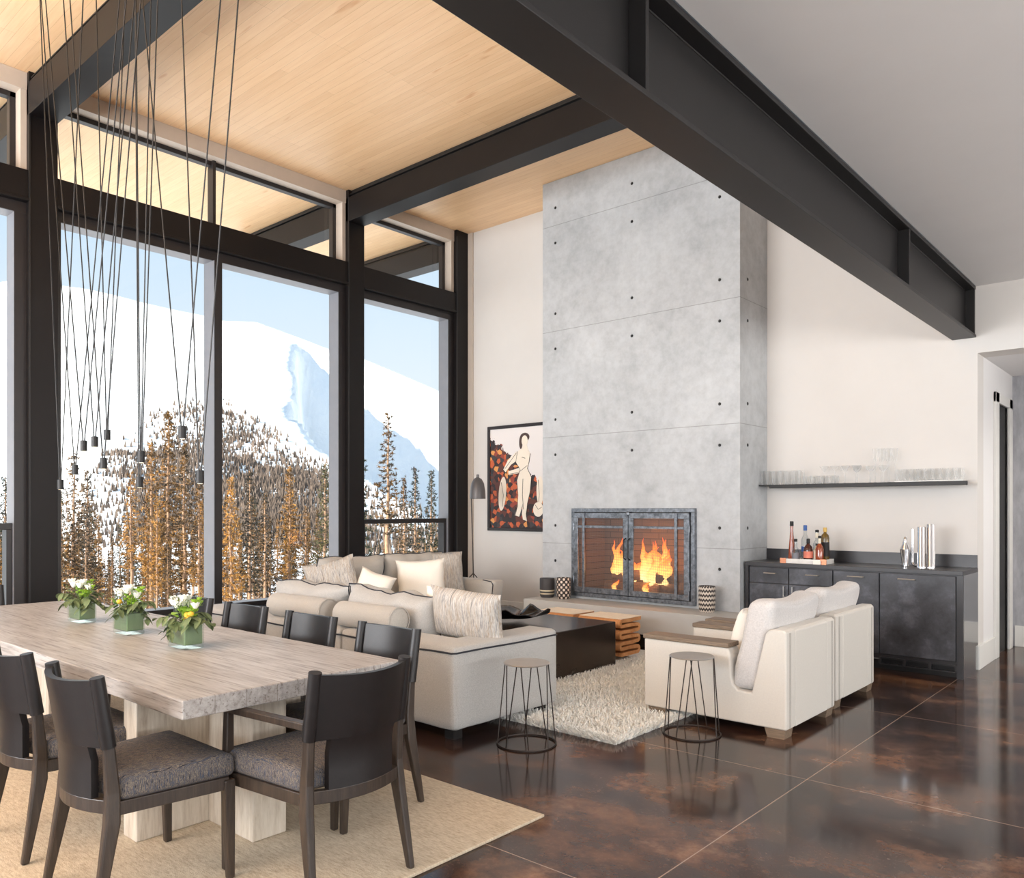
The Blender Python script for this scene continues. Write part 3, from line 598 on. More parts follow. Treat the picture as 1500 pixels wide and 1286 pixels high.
# ------------------------------------------------------------------ dining chairs
def make_chair(arms=False, depth=.44, wide=0):
    t = empty('dining_chair', (0,0,0))
    wf, wr = .265+wide, .215+wide; yb, yf = -.225, depth-.225
    for sx in (-1, 1):
        m = MB(); pts = [(sx*(wr+.02), yb-.065, 0), (sx*(wr+.014), yb-.035, .16), (sx*(wr+.006), yb-.005, .33), (sx*wr, yb, .44), (sx*wr, yb-.012, .60), (sx*wr, yb-.05, .845)]
        m.sweep(pts, [(.028,.03), (.034,.042), (.038,.056), (.036,.05), (.032,.04), (.028,.032)]); m.build('rear_leg', MT['dwood'], t, bevel=.008)
        m = MB()
        if arms: m.sweep([(sx*wf, yf-.01, 0), (sx*wf, yf-.02, .36), (sx*wf, yf-.03, .655)], [(.028,.03), (.038,.042), (.032,.032)])
        else: m.sweep([(sx*wf, yf-.01, 0), (sx*wf, yf-.02, .395)], [(.028,.03), (.042,.046)])
        m.build('front_leg', MT['dwood'], t, bevel=.006)
        if arms:
            MB().sweep([(sx*wr, yb-.02, .66), (sx*wf, yf-.04, .66)], [(.04,.001), (.04,.001)]) 
            a = MB(); q0 = Vector((sx*wr, yb-.0, .655)); q1 = Vector((sx*wf, yf-.012, .655))
            s_ = .02; a.add([(q0.x-s_,q0.y,q0.z-.014),(q0.x+s_,q0.y,q0.z-.014),(q0.x+s_,q0.y,q0.z+.014),(q0.x-s_,q0.y,q0.z+.014),(q1.x-s_,q1.y,q1.z-.014),(q1.x+s_,q1.y,q1.z-.014),(q1.x+s_,q1.y,q1.z+.014),(q1.x-s_,q1.y,q1.z+.014)],
                  [(0,1,2,3),(7,6,5,4),(0,4,5,1),(1,5,6,2),(2,6,7,3),(3,7,4,0)])
            a.build('armrest', MT['dwood'], t, bevel=.004)
    bow = lambda x: -.062*(1-(x/wr)**2)
    m = MB(); outer = []; inner = []; n = 12
    for i in range(n+1): x = -wr+2*wr*i/n; outer.append((x, yb-.016+bow(x))); inner.append((x, yb+.016+bow(x)))
    for z0, z1 in ((.365,.415),): m.prism(outer+inner[::-1], 'z', z0, z1)
    m.prism([(-wf+.015,yf-.035),(wf-.015,yf-.035),(wf-.015,yf-.005),(-wf+.015,yf-.005)], 'z', .35, .40)
    for sx in (-1,1):
        p = [(sx*(wr-.012), yb), (sx*(wr+.012), yb), (sx*(wf+.012), yf-.02), (sx*(wf-.012), yf-.02)]
        m.prism(p if sx > 0 else p[::-1], 'z', .355, .405)
    m.build('seat_rail', MT['dwood'], t, bevel=.003)
    # seat cushion
    def taper(q):
        k = (q.y-yb)/(yf-yb); w = (wr+(wf-wr)*k+.012)/.27; y = q.y
        if q.y < yb+.06: y = q.y + bow(min(wr, abs(q.x*w)))*max(0, (yb+.06-q.y)/.06)*.8
        return (q.x*w, y, q.z)
    MB().soft(-.27, .27, yb+.02, yf+.012, .40, .492, r=.03, bulge=.012, n=12, fn=taper).build('seat_cushion', MT['seat'], t, smooth=60)
    # leather back: wide upper band wrapping the posts, narrower tongue below
    m = MB(); zs = [.415, .48, .55, .605, .6051, .68, .76, .84, .855]; nx = 16
    def ypost(z): return yb-.012-.038*max(0, (z-.60)/.245) if z > .6 else yb+.0
    fr_, bk_ = [], []
    for z in zs:
        hw = .152+wide*.5 if z <= .605 else wr+.018
        for i in range(nx+1):
            x = -hw+2*hw*i/nx; y = ypost(z)+bow(min(wr, abs(x)))-.004
            zz = z + (-.012*(1-(x/hw)**2) if z > .83 else 0)
            fr_.append((x, y+.013, zz)); bk_.append((x, y-.013, zz))
    k = len(fr_); vs = fr_+bk_; fs_ = []; R = nx+1; rows = len(zs)
    for j in range(rows-1):
        for i in range(nx):
            a = j*R+i; fs_.append((a, a+R, a+R+1, a+1)); fs_.append((k+a, k+a+1, k+a+R+1, k+a+R))
        for i in (0, nx):
            a = j*R+i; q = (a, k+a, k+a+R, a+R); fs_.append(q if i == 0 else q[::-1])
    for i in range(nx):
        fs_.append((i, i+1, k+i+1, k+i)); a = (rows-1)*R+i; fs_.append((a, k+a, k+a+1, a+1))
    m.add(vs, fs_)
    bo = m.build('leather_back', MT['leather'], t, smooth=40)
    for sx in (-1, 1):
        MB().tube([(sx*wr, ypost(z)+.0, z) for z in (.606, .68, .76, .862)], [.027,.027,.026,.025], 14).build('leather_sleeve', MT['leather'], bo, smooth=50)
    return t
ch0 = make_chair(); used = [False]
def place(x, y, rz, label, src=None, z=.014):
    s_ = src or ch0
    if src is None and not used[0]: o = ch0; used[0] = True
    else: o = copy_tree(s_)
    o.location = (x, y, z); o.rotation_euler = (0,0,rz); tag(o, label, 'chair', 'dining chairs around the table'); return o
place(-3.185, 1.43, 0, 'armless dining chair nearest the camera on the near long side, back fully visible')
place(-3.90, 1.43, 0, 'armless dining chair on the near side, cut by the left edge of the photo')
place(-3.20, 2.40, pi, 'dining chair on the far long side nearest the table end')
place(-3.885, 2.40, pi, 'dining chair on the far side, its back in front of the round bolsters')
place(-4.585, 2.40, pi, 'dining chair on the far side, beside the nearest green vase')
place(-5.29, 2.42, pi, 'dining chair on the far side, mostly hidden behind the green vases')
ca = make_chair(True, .50, 0)
ca.location = (-2.74, 1.93, .014); ca.rotation_euler = (0,0,pi/2); tag(ca, 'dining armchair at the right end of the table, turned away from the camera', 'chair', 'dining chairs around the table')
cb = copy_tree(ca); cb.location = (-6.92, 1.85, .014); cb.rotation_euler = (0,0,-pi/2); cb['label'] = 'dining armchair at the far left end of the table, only its back top showing'

# ------------------------------------------------------------------ flower vases
def vase(x, y, seed, label, ys):
    r_ = random.Random(seed); t = empty('flower_vase', (x, y, .761), 0, label, 'vase', 'green vases of flowers on the dining table')
    w, d_, hh = .092, .052, .125
    m = MB(); m.box(-w, w, -d_, d_, 0, .022); m.build('glass_base', MT['water'], t, bevel=.006)
    MB().box(-w+.005, w-.005, -d_+.005, d_-.005, .0225, hh-.004).build('leaf_lining', MT['leafwrap'], t, bevel=.004)
    m = MB()
    for a in (-w, w): m.quad((a,-d_,.022), (a,d_,.022), (a,d_,hh), (a,-d_,hh))
    for b_ in (-d_, d_): m.quad((-w,b_,.022), (w,b_,.022), (w,b_,hh), (-w,b_,hh))
    m.build('glass_wall', MT['water'], t)
    def leaf(m, p, dr, ln, wd, droop):
        dr = Vector(dr).normalized(); sd = dr.cross(Vector((0,0,1))); sd = sd.normalized() if sd.length > .01 else Vector((1,0,0)); up = sd.cross(dr)
        vs = []; K = 5
        for i in range(K+1):
            u = i/K; c_ = Vector(p)+dr*ln*u+Vector((0,0,-droop*u*u*ln)); ww = wd*sin(pi*min(1, u*.92+.06))**.8
            vs += [c_-sd*ww+up*.15*ww, c_, c_+sd*ww+up*.15*ww]
        m.add(vs, [f for i in range(K) for f in ((i*3,i*3+1,i*3+4,i*3+3), (i*3+1,i*3+2,i*3+5,i*3+4))])
    for i in range(15):
        a = i*2.4+r_.uniform(-.3,.3); el = r_.uniform(-.35, .5); m = MB(); q = Vector((cos(a), sin(a)*.8, el)).normalized(); ln_ = r_.uniform(.07, .12)
        p = Vector((.03*cos(a), .02*sin(a), hh)); tip = p+q*ln_+Vector((0,0,-.03*abs(el-.6)+.015)); mid = p+q*ln_*.5+Vector((0,0,.028))
        m.tube([p, mid, tip], .0014, 4)
        for k in range(6):
            u = .35+.65*k/5; c_ = mid.lerp(tip, max(0,u*2-1)) if u > .5 else p.lerp(mid, u*2); b_ = a+(-1)**k*1.0
            leaf(m, c_, (cos(b_), sin(b_), r_.uniform(-.7,.3)), r_.uniform(.038, .055), r_.uniform(.013, .018), .5)
        m.build('eucalyptus_sprig', MT['leaf'], t)
    for i in range(7):
        a = r_.uniform(0, 2*pi); m = MB(); k = r_.uniform(.02, .09); p = (k*cos(a), k*.6*sin(a), hh+r_.uniform(.03,.07))
        leaf(m, p, (cos(a)*.7, sin(a)*.7, r_.uniform(.2,.9)), r_.uniform(.05, .075), r_.uniform(.018, .026), .3); m.build('bright_leaf', MT['leafb'], t)
    # bells-of-ireland spikes
    for i in range(3):
        a = [2.8, .4, 1.6][i]+r_.uniform(-.3,.3); bx, by = .07*cos(a), .04*sin(a); m = MB(); top_ = r_.uniform(.10, .15)
        m.tube([(bx*.3, by*.3, hh-.02), (bx, by, hh+top_*.6), (bx*1.5, by*1.5, hh+top_)], .003, 5); 
        for k in range(9):
            u = .35+.65*k/8; c_ = Vector((bx*1.5*u, by*1.5*u, hh+top_*u)); b_ = k*2.4
            m.lathe([(.002,-.01),(.012,.0),(.015,.008),(.003,.006)], c_+Vector((.012*cos(b_), .012*sin(b_), 0)), 7)
        m.build('green_bell_spike', MT['leafb'], t, smooth=60)
    # white blooms
    for i in range(9):
        a = i*2.4; k = [.0,.04,.06,.03,.08,.05,.09,.07,.095][i]; c_ = Vector((k*cos(a), k*.6*sin(a)-.012, hh+r_.uniform(.095,.135)-k*.3)); m = MB()
        m.lathe([(.002,0),(.010,.004),(.018,.018),(.024,.032),(.022,.031),(.015,.018),(.002,.006)], c_, 9)
        for j in range(7):
            b_ = j*2*pi/7; leaf(m, c_, (cos(b_), sin(b_), 1.5), .044, .015, .0)
        m.lathe([(0,.0),(.007,.004),(.005,.014),(0,.016)], c_, 8); m.build('white_bloom', MT['petal'], t)
    for (yx, yy, yz) in ys:
        m = MB()
        for j in range(1): m.lathe([(0,-.014),(.011,-.01),(.016,0),(.012,.011),(0,.015)], (yx, yy, hh+yz), 12)
        m.build('yellow_bloom', MT['yellow'], t, smooth=60)
    # feathery filler
    for i in range(16):
        a = r_.uniform(0, 2*pi); k = r_.uniform(.05,.13); m = MB(); p = Vector((k*.4*cos(a), k*.3*sin(a), hh+.02)); q = Vector((k*cos(a), k*.7*sin(a), hh+r_.uniform(.05,.13)))
        m.tube([p, q], .0012, 4)
        for j in range(9):
            o_ = Vector((r_.gauss(0,.012), r_.gauss(0,.012), r_.gauss(0,.012))); m.lathe([(0,-.003),(.0035,0),(0,.004)], q+o_, 5)
        m.build('filler_sprig', MT['stem'], t)
    return t
vase(-3.99, 1.985, 5, 'green leaf-lined glass vase of flowers, nearest of the three', [(.075,-.03,.05), (.095,-.02,.055), (.085,-.035,.035)])
vase(-4.69, 1.995, 8, 'green leaf-lined glass vase of flowers with one round yellow bloom, middle of the three', [(-.005,-.05,.06)])
vase(-5.40, 2.005, 12, 'green leaf-lined glass vase of flowers, farthest of the three', [])

# ------------------------------------------------------------------ pendants
pend = [ # px, bottom py, wire tops px at py=0
 (88.6,709.6,58.6,121.7),(110,688,60.3,175),(122.6,653,66.7,185),(138.8,647,93,197),(151.6,678.7,102.5,206),(157,637,141,183),
 (206.8,669,199,231),(204.5,706,198,221),(267,633,209,323),(293,698.5,266,349)]
PL = ['leftmost black pendant lamp, lowest, hanging beside the left column', 'small black pendant lamp second from the left', 'black pendant lamp third from the left, above the farthest vase', 'black pendant lamp fourth from the left',
 'low black pendant lamp fifth from the left', 'topmost black pendant lamp in the left cluster', 'black pendant lamp, upper of the two in one line at the middle', 'black pendant lamp, lower of the two in one line at the middle',
 'black pendant lamp hung highest, second from the right', 'rightmost black pendant lamp, beside the window mullion']
YP = [1.95,2.0,1.9,1.95,1.9,2.05,1.95,2.05,1.9,1.9]
for (px, py, ta, tb_), lab, Y in zip(pend, PL, YP):
    def at(px, py): 
        d = wdir(px); k = Y/d.y; return Vector((d.x*k, Y, 1.47+(747-py)/F*k))
    p = at(px, py); t = empty('pendant_lamp', (p.x, p.y, p.z), 0, lab, 'lamp', 'wire-hung pendants over the dining table')
    r = .019; m = MB(); m.lathe([(.012,-.032), (r,-.03), (r,.03), (.012,.032), (0,.032)], n=18); m.build('lamp_body', MT['black'], t, smooth=40)
    MB().lathe([(0,-.0335), (.012,-.0335), (.012,-.0325), (0,-.0325)], n=14).build('lens', m_emit('led_lens', (1,.85,.6,1), 2) if 'led_lens' not in bpy.data.materials else bpy.data.materials['led_lens'], t)
    for sgn, tp in ((-1, ta), (1, tb_)):
        q = at(tp, 0); s0 = Vector((p.x+sgn*.012, p.y, p.z+.03)); k = (ZC-.02-s0.z)/(q.z-s0.z); e = s0.lerp(q, k)
        MB().tube([s0-p, e-p], .0038, 6).build('suspension_wire', MT['black'], t)

# ------------------------------------------------------------------ cushions
def pillow(w, hgt, th, mt, loc, rz=0, tilt=0, roll=0, label='', name='throw_pillow', piping=None, parent=None, seed=0, pinch=.07, cat='pillow', n=16, wr=.012, group=None):
    m = MB(); vs = []; fs = []; idx = {}
    for side in (1, -1):
        for j in range(n+1):
            for i in range(n+1):
                u, v = i/n*2-1, j/n*2-1
                edge = i in (0, n) or j in (0, n)
                if edge and (i,j) in idx: idx[(side,i,j)] = idx[(i,j)]; continue
                x = w/2*u*(1-pinch*(1-v*v)); z = hgt/2*v*(1-pinch*(1-u*u))
                y = side*th/2*max(0, (1-u**4)*(1-v**4))**.55
                q = Vector((x, y, z)); q += noise.noise_vector(Vector((x*7+seed, y*3, z*7+seed*2)))*wr; q.z += hgt/2
                idx[(side,i,j)] = len(vs)
                if edge: idx[(i,j)] = len(vs)
                vs.append(q)
        for j in range(n):
            for i in range(n):
                a = [idx[(side,i,j)], idx[(side,i+1,j)], idx[(side,i+1,j+1)], idx[(side,i,j+1)]]
                fs.append(tuple(a if side < 0 else a[::-1]))
    m.add(vs, fs); o = m.build(name, mt, parent, smooth=75)
    o.rotation_mode = 'ZYX' if False else 'XYZ'
    o.matrix_basis = Matrix.Translation(loc) @ Matrix.Rotation(rz, 4, 'Z') @ Matrix.Rotation(tilt, 4, 'X') @ Matrix.Rotation(roll, 4, 'Y')
    if piping:
        ring = [vs[idx[(i,0)]] for i in range(n)]+[vs[idx[(n,j)]] for j in range(n)]+[vs[idx[(i,n)]] for i in range(n,0,-1)]+[vs[idx[(0,j)]] for j in range(n,0,-1)]
        MB().tube(ring, .0055, 6, closed=True).build('piping', piping, o, smooth=60)
    if label: tag(o, label, cat, group)
    return o

# ------------------------------------------------------------------ near sofa (back to the dining table)
so = empty('sofa', (-5.3, 4.02, 0), 0, 'oatmeal sofa section with its low back to the dining table', 'sofa')
def sp(name, m, mt, par=so, smooth=60, **k):
    o = m.build(name, mt, par, smooth=smooth, **k); o.matrix_parent_inverse = Matrix.Translation(-Vector(par.location)); return o
SX0, SX1, SY0, SY1, ST = -6.9, -3.58, 3.52, 4.58, .61
seam = -4.755
sp('back', MB().soft(SX0, seam-.004, SY0, SY0+.30, .07, ST, r=.035, n=8), MT['sofa'])
sp('back', MB().soft(seam+.004, SX1, SY0, SY0+.30, .07, ST, r=.035, n=8, wr=.004), MT['sofa'])
sp('arm', MB().soft(SX1-.27, SX1+.005, SY0+.015, SY1, .07, ST-.002, r=.035, n=8, wr=.004, seed=2), MT['sofa'])
sp('base', MB().soft(SX0, SX1-.27, SY0+.25, SY1-.02, .07, .30, r=.03, n=6), MT['sofa'])
for a, b_ in ((SX0, seam-.3), (seam-.29, SX1-.28)): sp('seat_cushion', MB().soft(a, b_, SY0+.30, SY1+.02, .30, .45, r=.05, bulge=.015, n=10), MT['sofa'])
pz = ST-.045
sp('piping', MB().tube([(SX0+.01, SY0+.0, pz)]+[(SX0+(SX1-SX0)*i/20, SY0-.003+.002*sin(i*3), pz+.003*sin(i*2)) for i in range(1,20)]+[(SX1-.02, SY0-.002, pz), (SX1+.004, SY0+.022, pz)]+[(SX1+.009, SY0+.03+(SY1-SY0-.05)*i/8, pz+.002*sin(i)) for i in range(1,9)], .006, 6), MT['pipe'])
for x in (SX0+.15, SX1-.1): 
    for y in (SY0+.1, SY1-.1): sp('leg', MB().box(x-.04, x+.04, y-.04, y+.04, 0.0, .075), MT['black'], smooth=None)
# back cushions of this sofa lean on the low back
for cx, w_, sd, rl in ((-5.63, 1.04, 1, .0), (-4.60, .98, 4, .03)):
    o = pillow(w_, .47, .30, MT['sofa'], (cx, SY0+.46, .42), 0, radians(14), rl, name='back_cushion', piping=MT['pipe'], parent=so, seed=sd, pinch=.06, wr=.035)
    MB().tube([(0,-.155,.40),(.012,-.157,.36),(-.004,-.16,.31),(.014,-.16,.26)], .004, 5).build('tuft_crease_shade', MT['pipe'], o)  # dark tube stands for the shade in the cushion crease
    o.matrix_parent_inverse = Matrix.Translation(-Vector(so.location))
def bolster(x0, x1, y, z, label):
    r = .093; L_ = x1-x0; prof = [(0,0),(r*.8,.0),(r,.018)]+[(r*(1+.02*sin(k*2.)), .02+(L_-.04)*k/6) for k in range(7)]+[(r,L_-.018),(r*.8,L_),(0,L_)]
    m = MB(); m.lathe(prof, n=26); m.v = [(v[2]-L_/2, v[0], v[1]) for v in m.v]
    o = tag(m.build('bolster_cushion', MT['sofad'], smooth=50, loc=((x0+x1)/2, y, z)), label, 'cushion', 'round bolsters on the sofa back'); o.rotation_euler = (0,0,0)
    MB().tube([(L_/2-.006, (r+.0)*cos(2*pi*k/24), (r+.0)*sin(2*pi*k/24)) for k in range(24)], .004, 5, closed=True).build('piping', MT['sofad'], o); return o
bolster(-5.77, -5.03, SY0+.11, ST+.092, 'round bolster on the sofa back, left one of two')
bolster(-4.885, -4.22, SY0+.11, ST+.092, 'round bolster on the sofa back, right one of two')
pillow(.60, .38, .18, MT['stripe'], (-3.89, SY0+.46, .56), radians(8), radians(14), radians(4), 'striped grey and beige pillow at the right end of the near sofa', seed=3)
pillow(.46, .42, .15, MT['cream'], (-4.28, SY0+.66, .46), radians(14), radians(6), radians(5), 'ivory pillow tucked behind the striped pillow of the near sofa', seed=6)
# ------------------------------------------------------------------ far sofa (along the window wall)
s2 = empty('sofa', (-7.1, 5.6, 0), 0, 'oatmeal sofa section along the window wall with a high rounded arm', 'sofa')
q = lambda name, m, mt, **k: sp(name, m, mt, s2, **k)
q('back', MB().soft(-7.75, -7.45, 5.05, 7.2, .07, .64, r=.04, n=8), MT['sofa'])
q('base', MB().soft(-7.5, -6.42, 4.6, 6.95, .07, .30, r=.03, n=6), MT['sofa'])
for a in (4.62, 5.8): q('seat_cushion', MB().soft(-7.45, -6.38, a, a+1.16, .30, .44, r=.05, bulge=.015), MT['sofa'])
q('arm', MB().soft(-7.6, -6.40, 6.97, 7.17, .07, .63, r=.04, n=8, fn=lambda v: (v.x-(.10*max(0,(.63-v.z))/.56 if v.x > -6.8 else 0), v.y, v.z)), MT['sofad'])
q('piping', MB().tube([(-6.49-.0, 6.972, .12), (-6.46, 6.968, .3), (-6.43, 6.966, .48), (-6.42, 6.968, .58), (-6.45, 6.975, .615), (-6.6, 6.985, .628)], .006, 6), MT['pipe'])
for y in (4.75, 7.05): q('leg', MB().box(-6.6, -6.52, y-.04, y+.04, 0, .075), MT['black'], smooth=None)
for cy, sd in ((5.45, 2), (6.35, 9)):
    o = pillow(.92, .54, .26, MT['sofad'], (-7.22, cy, .43), radians(-90), radians(-10), 0, name='back_cushion', piping=MT['pipe'], parent=s2, seed=sd, pinch=.03, wr=.025)
    o.matrix_parent_inverse = Matrix.Translation(-Vector(s2.location))
R90 = radians(90)
pillow(.54, .54, .18, MT['stripe'], (-6.95, 6.68, .44), radians(62), radians(-14), 0, 'striped grey pillow at the arm end of the far sofa', seed=13)
pillow(.56, .50, .18, MT['cream'], (-6.70, 6.10, .42), radians(48), radians(-12), radians(-3), 'large plain cream pillow in front of the striped one on the far sofa', seed=21)
pillow(.40, .42, .17, MT['cream'], (-6.75, 5.32, .42), radians(40), radians(-12), radians(20), 'small plain cream pillow at the middle of the far sofa', seed=31)
pillow(.56, .52, .17, MT['stripe'], (-6.95, 5.12, .44), radians(40), radians(-10), radians(-14), 'striped pillow at the left of the far sofa, one corner pointing up', seed=41)
pillow(.44, .34, .14, MT['stripe'], (-6.9, 4.66, .42), radians(30), radians(-10), radians(12), 'striped pillow in the sofa corner peeking over the back cushions', seed=51)

# ------------------------------------------------------------------ coffee table and bowl
ct = tag(MB().box(-5.75, -4.18, 4.98, 6.23, .02, .43).build('coffee_table', MT['pouf'], bevel=.008, seg=3), 'low dark metal block coffee table', 'table')
m = MB(); R_, T_ = 12, 44; vs = []; fs = []
for i in range(R_+1):
    u = i/R_
    for k in range(T_):
        a = 2*pi*k/T_; rad = .30*u*(1+.10*sin(3*a+1)+.06*sin(7*a)); z = .015+.075*u**1.8+u**2*(.026*sin(5*a+.6)+.018*sin(9*a))
        vs.append((rad*cos(a)*1.15, rad*sin(a), z))
for i in range(R_):
    for k in range(T_): fs.append((i*T_+k, i*T_+(k+1)%T_, (i+1)*T_+(k+1)%T_, (i+1)*T_+k))
m.add(vs, fs); bw = m.build('wavy_bowl', simple('black_glazed', L(24,22,24), .12, .1), smooth=80, loc=(-4.93, 5.62, .43)); sm = bw.modifiers.new('thick', 'SOLIDIFY'); sm.thickness = .008
bw.location.z = .436
tag(bw, 'wide black bowl with a wavy rim on the coffee table', 'bowl')
# ------------------------------------------------------------------ wiggle stools
def wiggle(x, y, label, first=None):
    if first:
        o = copy_tree(first); o.location = (x, y, .02); tag(o, label, 'stool'); return o
    t = empty('cardboard_stool', (x, y, .02), 0, label, 'stool', 'folded cardboard stools')
    pts = []; n = 7; pitch = .0545; z = .375; r = pitch/2; ya, yb_ = .05, .33
    pts.append((.385, z)); pts.append((.34, z))
    cur = 1
    for k in range(n-1):
        if cur == 1:
            pts += [(.2, z-.004), (ya+.02, z)]; pts += [(ya-r*sin(a)*1.0, z-r+r*cos(a)) for a in [pi*j/8 for j in range(1,8)]]; cur = -1
        else:
            pts += [(.2, z+.004), (yb_-.02, z)]; pts += [(yb_+r*sin(a), z-r+r*cos(a)) for a in [pi*j/8 for j in range(1,8)]]; cur = 1
        z -= pitch
    pts += [(ya+.02 if cur < 0 else yb_-.02, z), (.2, z), (.34 if cur < 0 else .04, z)]
    T = .0168; lft, rgt = [], []
    for i, p in enumerate(pts):
        a = Vector(pts[max(0,i-1)]); b_ = Vector(pts[min(len(pts)-1,i+1)]); tt = (b_-a).normalized(); nn = Vector((-tt.y, tt.x)); p = Vector(p); lft.append(p+nn*T); rgt.append(p-nn*T)
    x0, x1 = -.25, .25; vs = []; K = len(pts)
    for arr in (lft, rgt):
        for xx in (x0, x1): vs += [(xx, p.x, p.y) for p in arr]
    fs = []
    for i in range(K-1):
        fs += [(i, i+1, K+i+1, K+i), (2*K+i, 3*K+i, 3*K+i+1, 2*K+i+1), (K+i, K+i+1, 3*K+i+1, 3*K+i), (i, 2*K+i, 2*K+i+1, i+1)]
    fs += [(0, K, 3*K, 2*K), (K-1, 3*K-1, 4*K-1, 2*K-1)]
    MB().add(vs, fs).build('folded_body', MT['card'], t, smooth=60)
    MB().box(-.25, .25, .03, .395, .3925, .3965).build('seat_surface', MT['cardt'], t)
    return t
w0 = wiggle(-4.53, 6.44, 'folded wavy cardboard stool at the corner of the coffee table')
wiggle(-5.10, 6.44, 'folded wavy cardboard stool further left, mostly hidden by the coffee table', w0)
# ------------------------------------------------------------------ wire stools
def wstool(x, y, label):
    t = empty('wire_stool', (x, y, 0), 0, label, 'stool', 'round wire side stools')
    MB().lathe([(0,.505), (.142,.505), (.147,.509), (.142,.514), (0,.514)], n=40).build('seat_disc', MT['stoolm'], t, smooth=40)
    MB().tube([(.185*cos(2*pi*k/40), .185*sin(2*pi*k/40), .006) for k in range(40)], .0055, 6, closed=True).build('base_ring', MT['rod'], t, smooth=60)
    m = MB()
    for k in range(4):
        a = k*pi/2+.35
        for sg in (-1, 1):
            b_ = a+sg*.10; c_ = a+sg*.42
            MB().tube([(.14*cos(b_), .14*sin(b_), .506), (.183*cos(c_), .183*sin(c_), .006)], .0036, 6).build('rod', MT['rod'], t, smooth=60)
    return t
wstool(-3.24, 3.83, 'round-topped wire stool in front of the grey sofa end')
wstool(-2.57, 4.72, 'round-topped wire stool beside the white armchair')
# ------------------------------------------------------------------ armchairs
def armchair(x, y, label):
    t = empty('armchair', (x, y, 0), 0, label, 'armchair', 'ivory armchairs facing the coffee table')
    W = .87; prof = [(-1.05,.06),(-1.05,.545),(-.40,.545)]+[(-.385-.0, .50),(-.38,.36),(-.365,.305),(-.33,.275),(-.235,.27),(-.14,.665),(-.12,.69),(-.09,.70),(-.02,.70),(0,.685),(0,.06)]
    prof = prof[::-1]
    for y0 in (0, W-.15): MB().prism(prof, 'y', y0, y0+.15).build('side_panel', MT['white'], t, bevel=.012, seg=3)
    MB().prism([(-.235,.06),(-.0,.06),(0,.685),(-.02,.70),(-.11,.70),(-.14,.665)][::-1], 'y', .15, W-.15).build('back_panel', MT['white'], t, bevel=.008)
    for y0 in (.05, .065, W-.07, W-.055): MB().box(-.003, .003, y0, y0+.004, .07, .68).build('seam', MT['sofad'], t)
    MB().soft(-1.03, -.2, .15, W-.15, .08, .27, r=.03, n=6).build('seat_base', MT['white'], t, smooth=60)
    MB().soft(-1.04, -.36, .155, W-.155, .27, .43, r=.05, bulge=.012, n=10).build('seat_cushion', MT['boucle'], t, smooth=60)
    for y0 in (-.012, W-.155): MB().box(-1.055, -.395, y0, y0+.168, .546, .578).build('wood_arm_cap', MT['capwood'], t, bevel=.006)
    for fx in (-1.02, -.15):
        for fy in (.01, W-.13): MB().prism([(fx+.02,0),(fx+.13,0),(fx+.14,.06),(fx,.06)], 'y', fy, fy+.12).build('foot', MT['capwood'], t)
    def lean(v): 
        k = (v.z-.28)/.58; return (v.x+.13*k, v.y, v.z+.022*cos(2*pi*v.y/W)*max(0,k))
    MB().soft(-.40, -.21, .02, W-.02, .28, .86, r=.055, bulge=.02, n=14, wr=.009, fn=lean).build('back_cushion', MT['boucle'], t, smooth=70)
    return t
a1 = armchair(-2.035, 4.965, 'ivory leather armchair nearest the camera, with a wood-capped arm')
a2 = copy_tree(a1); a2.location = (-2.075, 5.98, 0); a2['label'] = 'ivory leather armchair farther back, next to the dark bar cabinet'
pillow(.42, .36, .14, MT['cream'], (-2.53, 5.42, .44), R90, radians(14), 0, 'small white pillow on the nearest ivory armchair', seed=61)

# ------------------------------------------------------------------ bar cabinet
bx0, bx1, by0, by1 = -3.61, -1.615, 7.755, YW-.002
bc = empty('bar_cabinet', (bx0, by0, 0), 0, 'dark patinated bar cabinet against the wall right of the chimney', 'cabinet')
def bp_(name, m, mt=MT['slate'], par=bc, **k):
    o = m.build(name, mt, par, **k)
    if par is bc: o.matrix_parent_inverse = Matrix.Translation((-bx0, -by0, 0))
    return o
bp_('carcass', MB().box(bx0, bx1-.02, by0+.02, by1, .1, .90), MT['slated'])
bp_('plinth', MB().box(bx0+.03, bx1-.05, by0+.07, by1, 0, .1), MT['black'])
bp_('countertop', MB().box(bx0, bx1, by0-.01, by1, .90, .94), MT['slated'], bevel=.003)
bp_('backsplash', MB().box(-3.628, bx1-.003, by1-.02, by1, .94, 1.055), MT['slated'])
bp_('side_panel', MB().box(bx1-.02, bx1, by0+.03, by1, 0, .90), MT['panel'])
bp_('corner_post', MB().box(bx1-.05, bx1, by0-.003, by0+.03, 0, .90), MT['slated'])
bp_('corner_post', MB().box(bx0, bx0+.035, by0-.003, by0+.03, 0, .90), MT['slated'])
div = [-3.57, -3.155, -2.724, -2.303, -1.67]
def handle(par, x, z, L_=.12, vert=False):
    m = MB()
    y = by0-.028
    if vert: m.tube([(x, by0, z-L_/2), (x, y, z-L_/2), (x, y, z+L_/2), (x, by0, z+L_/2)], .005, 6)
    else: m.tube([(x-L_/2, by0, z), (x-L_/2, y, z), (x+L_/2, y, z), (x+L_/2, by0, z)], .007, 6)
    o = m.build('handle', MT['stoolm'], par)
for i in range(2):
    a, b_ = div[i]+.004, div[i+1]-.004
    o = bp_('drawer', MB().box(a, b_, by0, by0+.02, .735, .89), bevel=.003); handle(o, (a+b_)/2+.02, .835)
    o = bp_('door', MB().box(a, b_, by0, by0+.02, .13, .727), bevel=.003); handle(o, b_-.04 if i == 0 else a+.04, .66, .1, True)
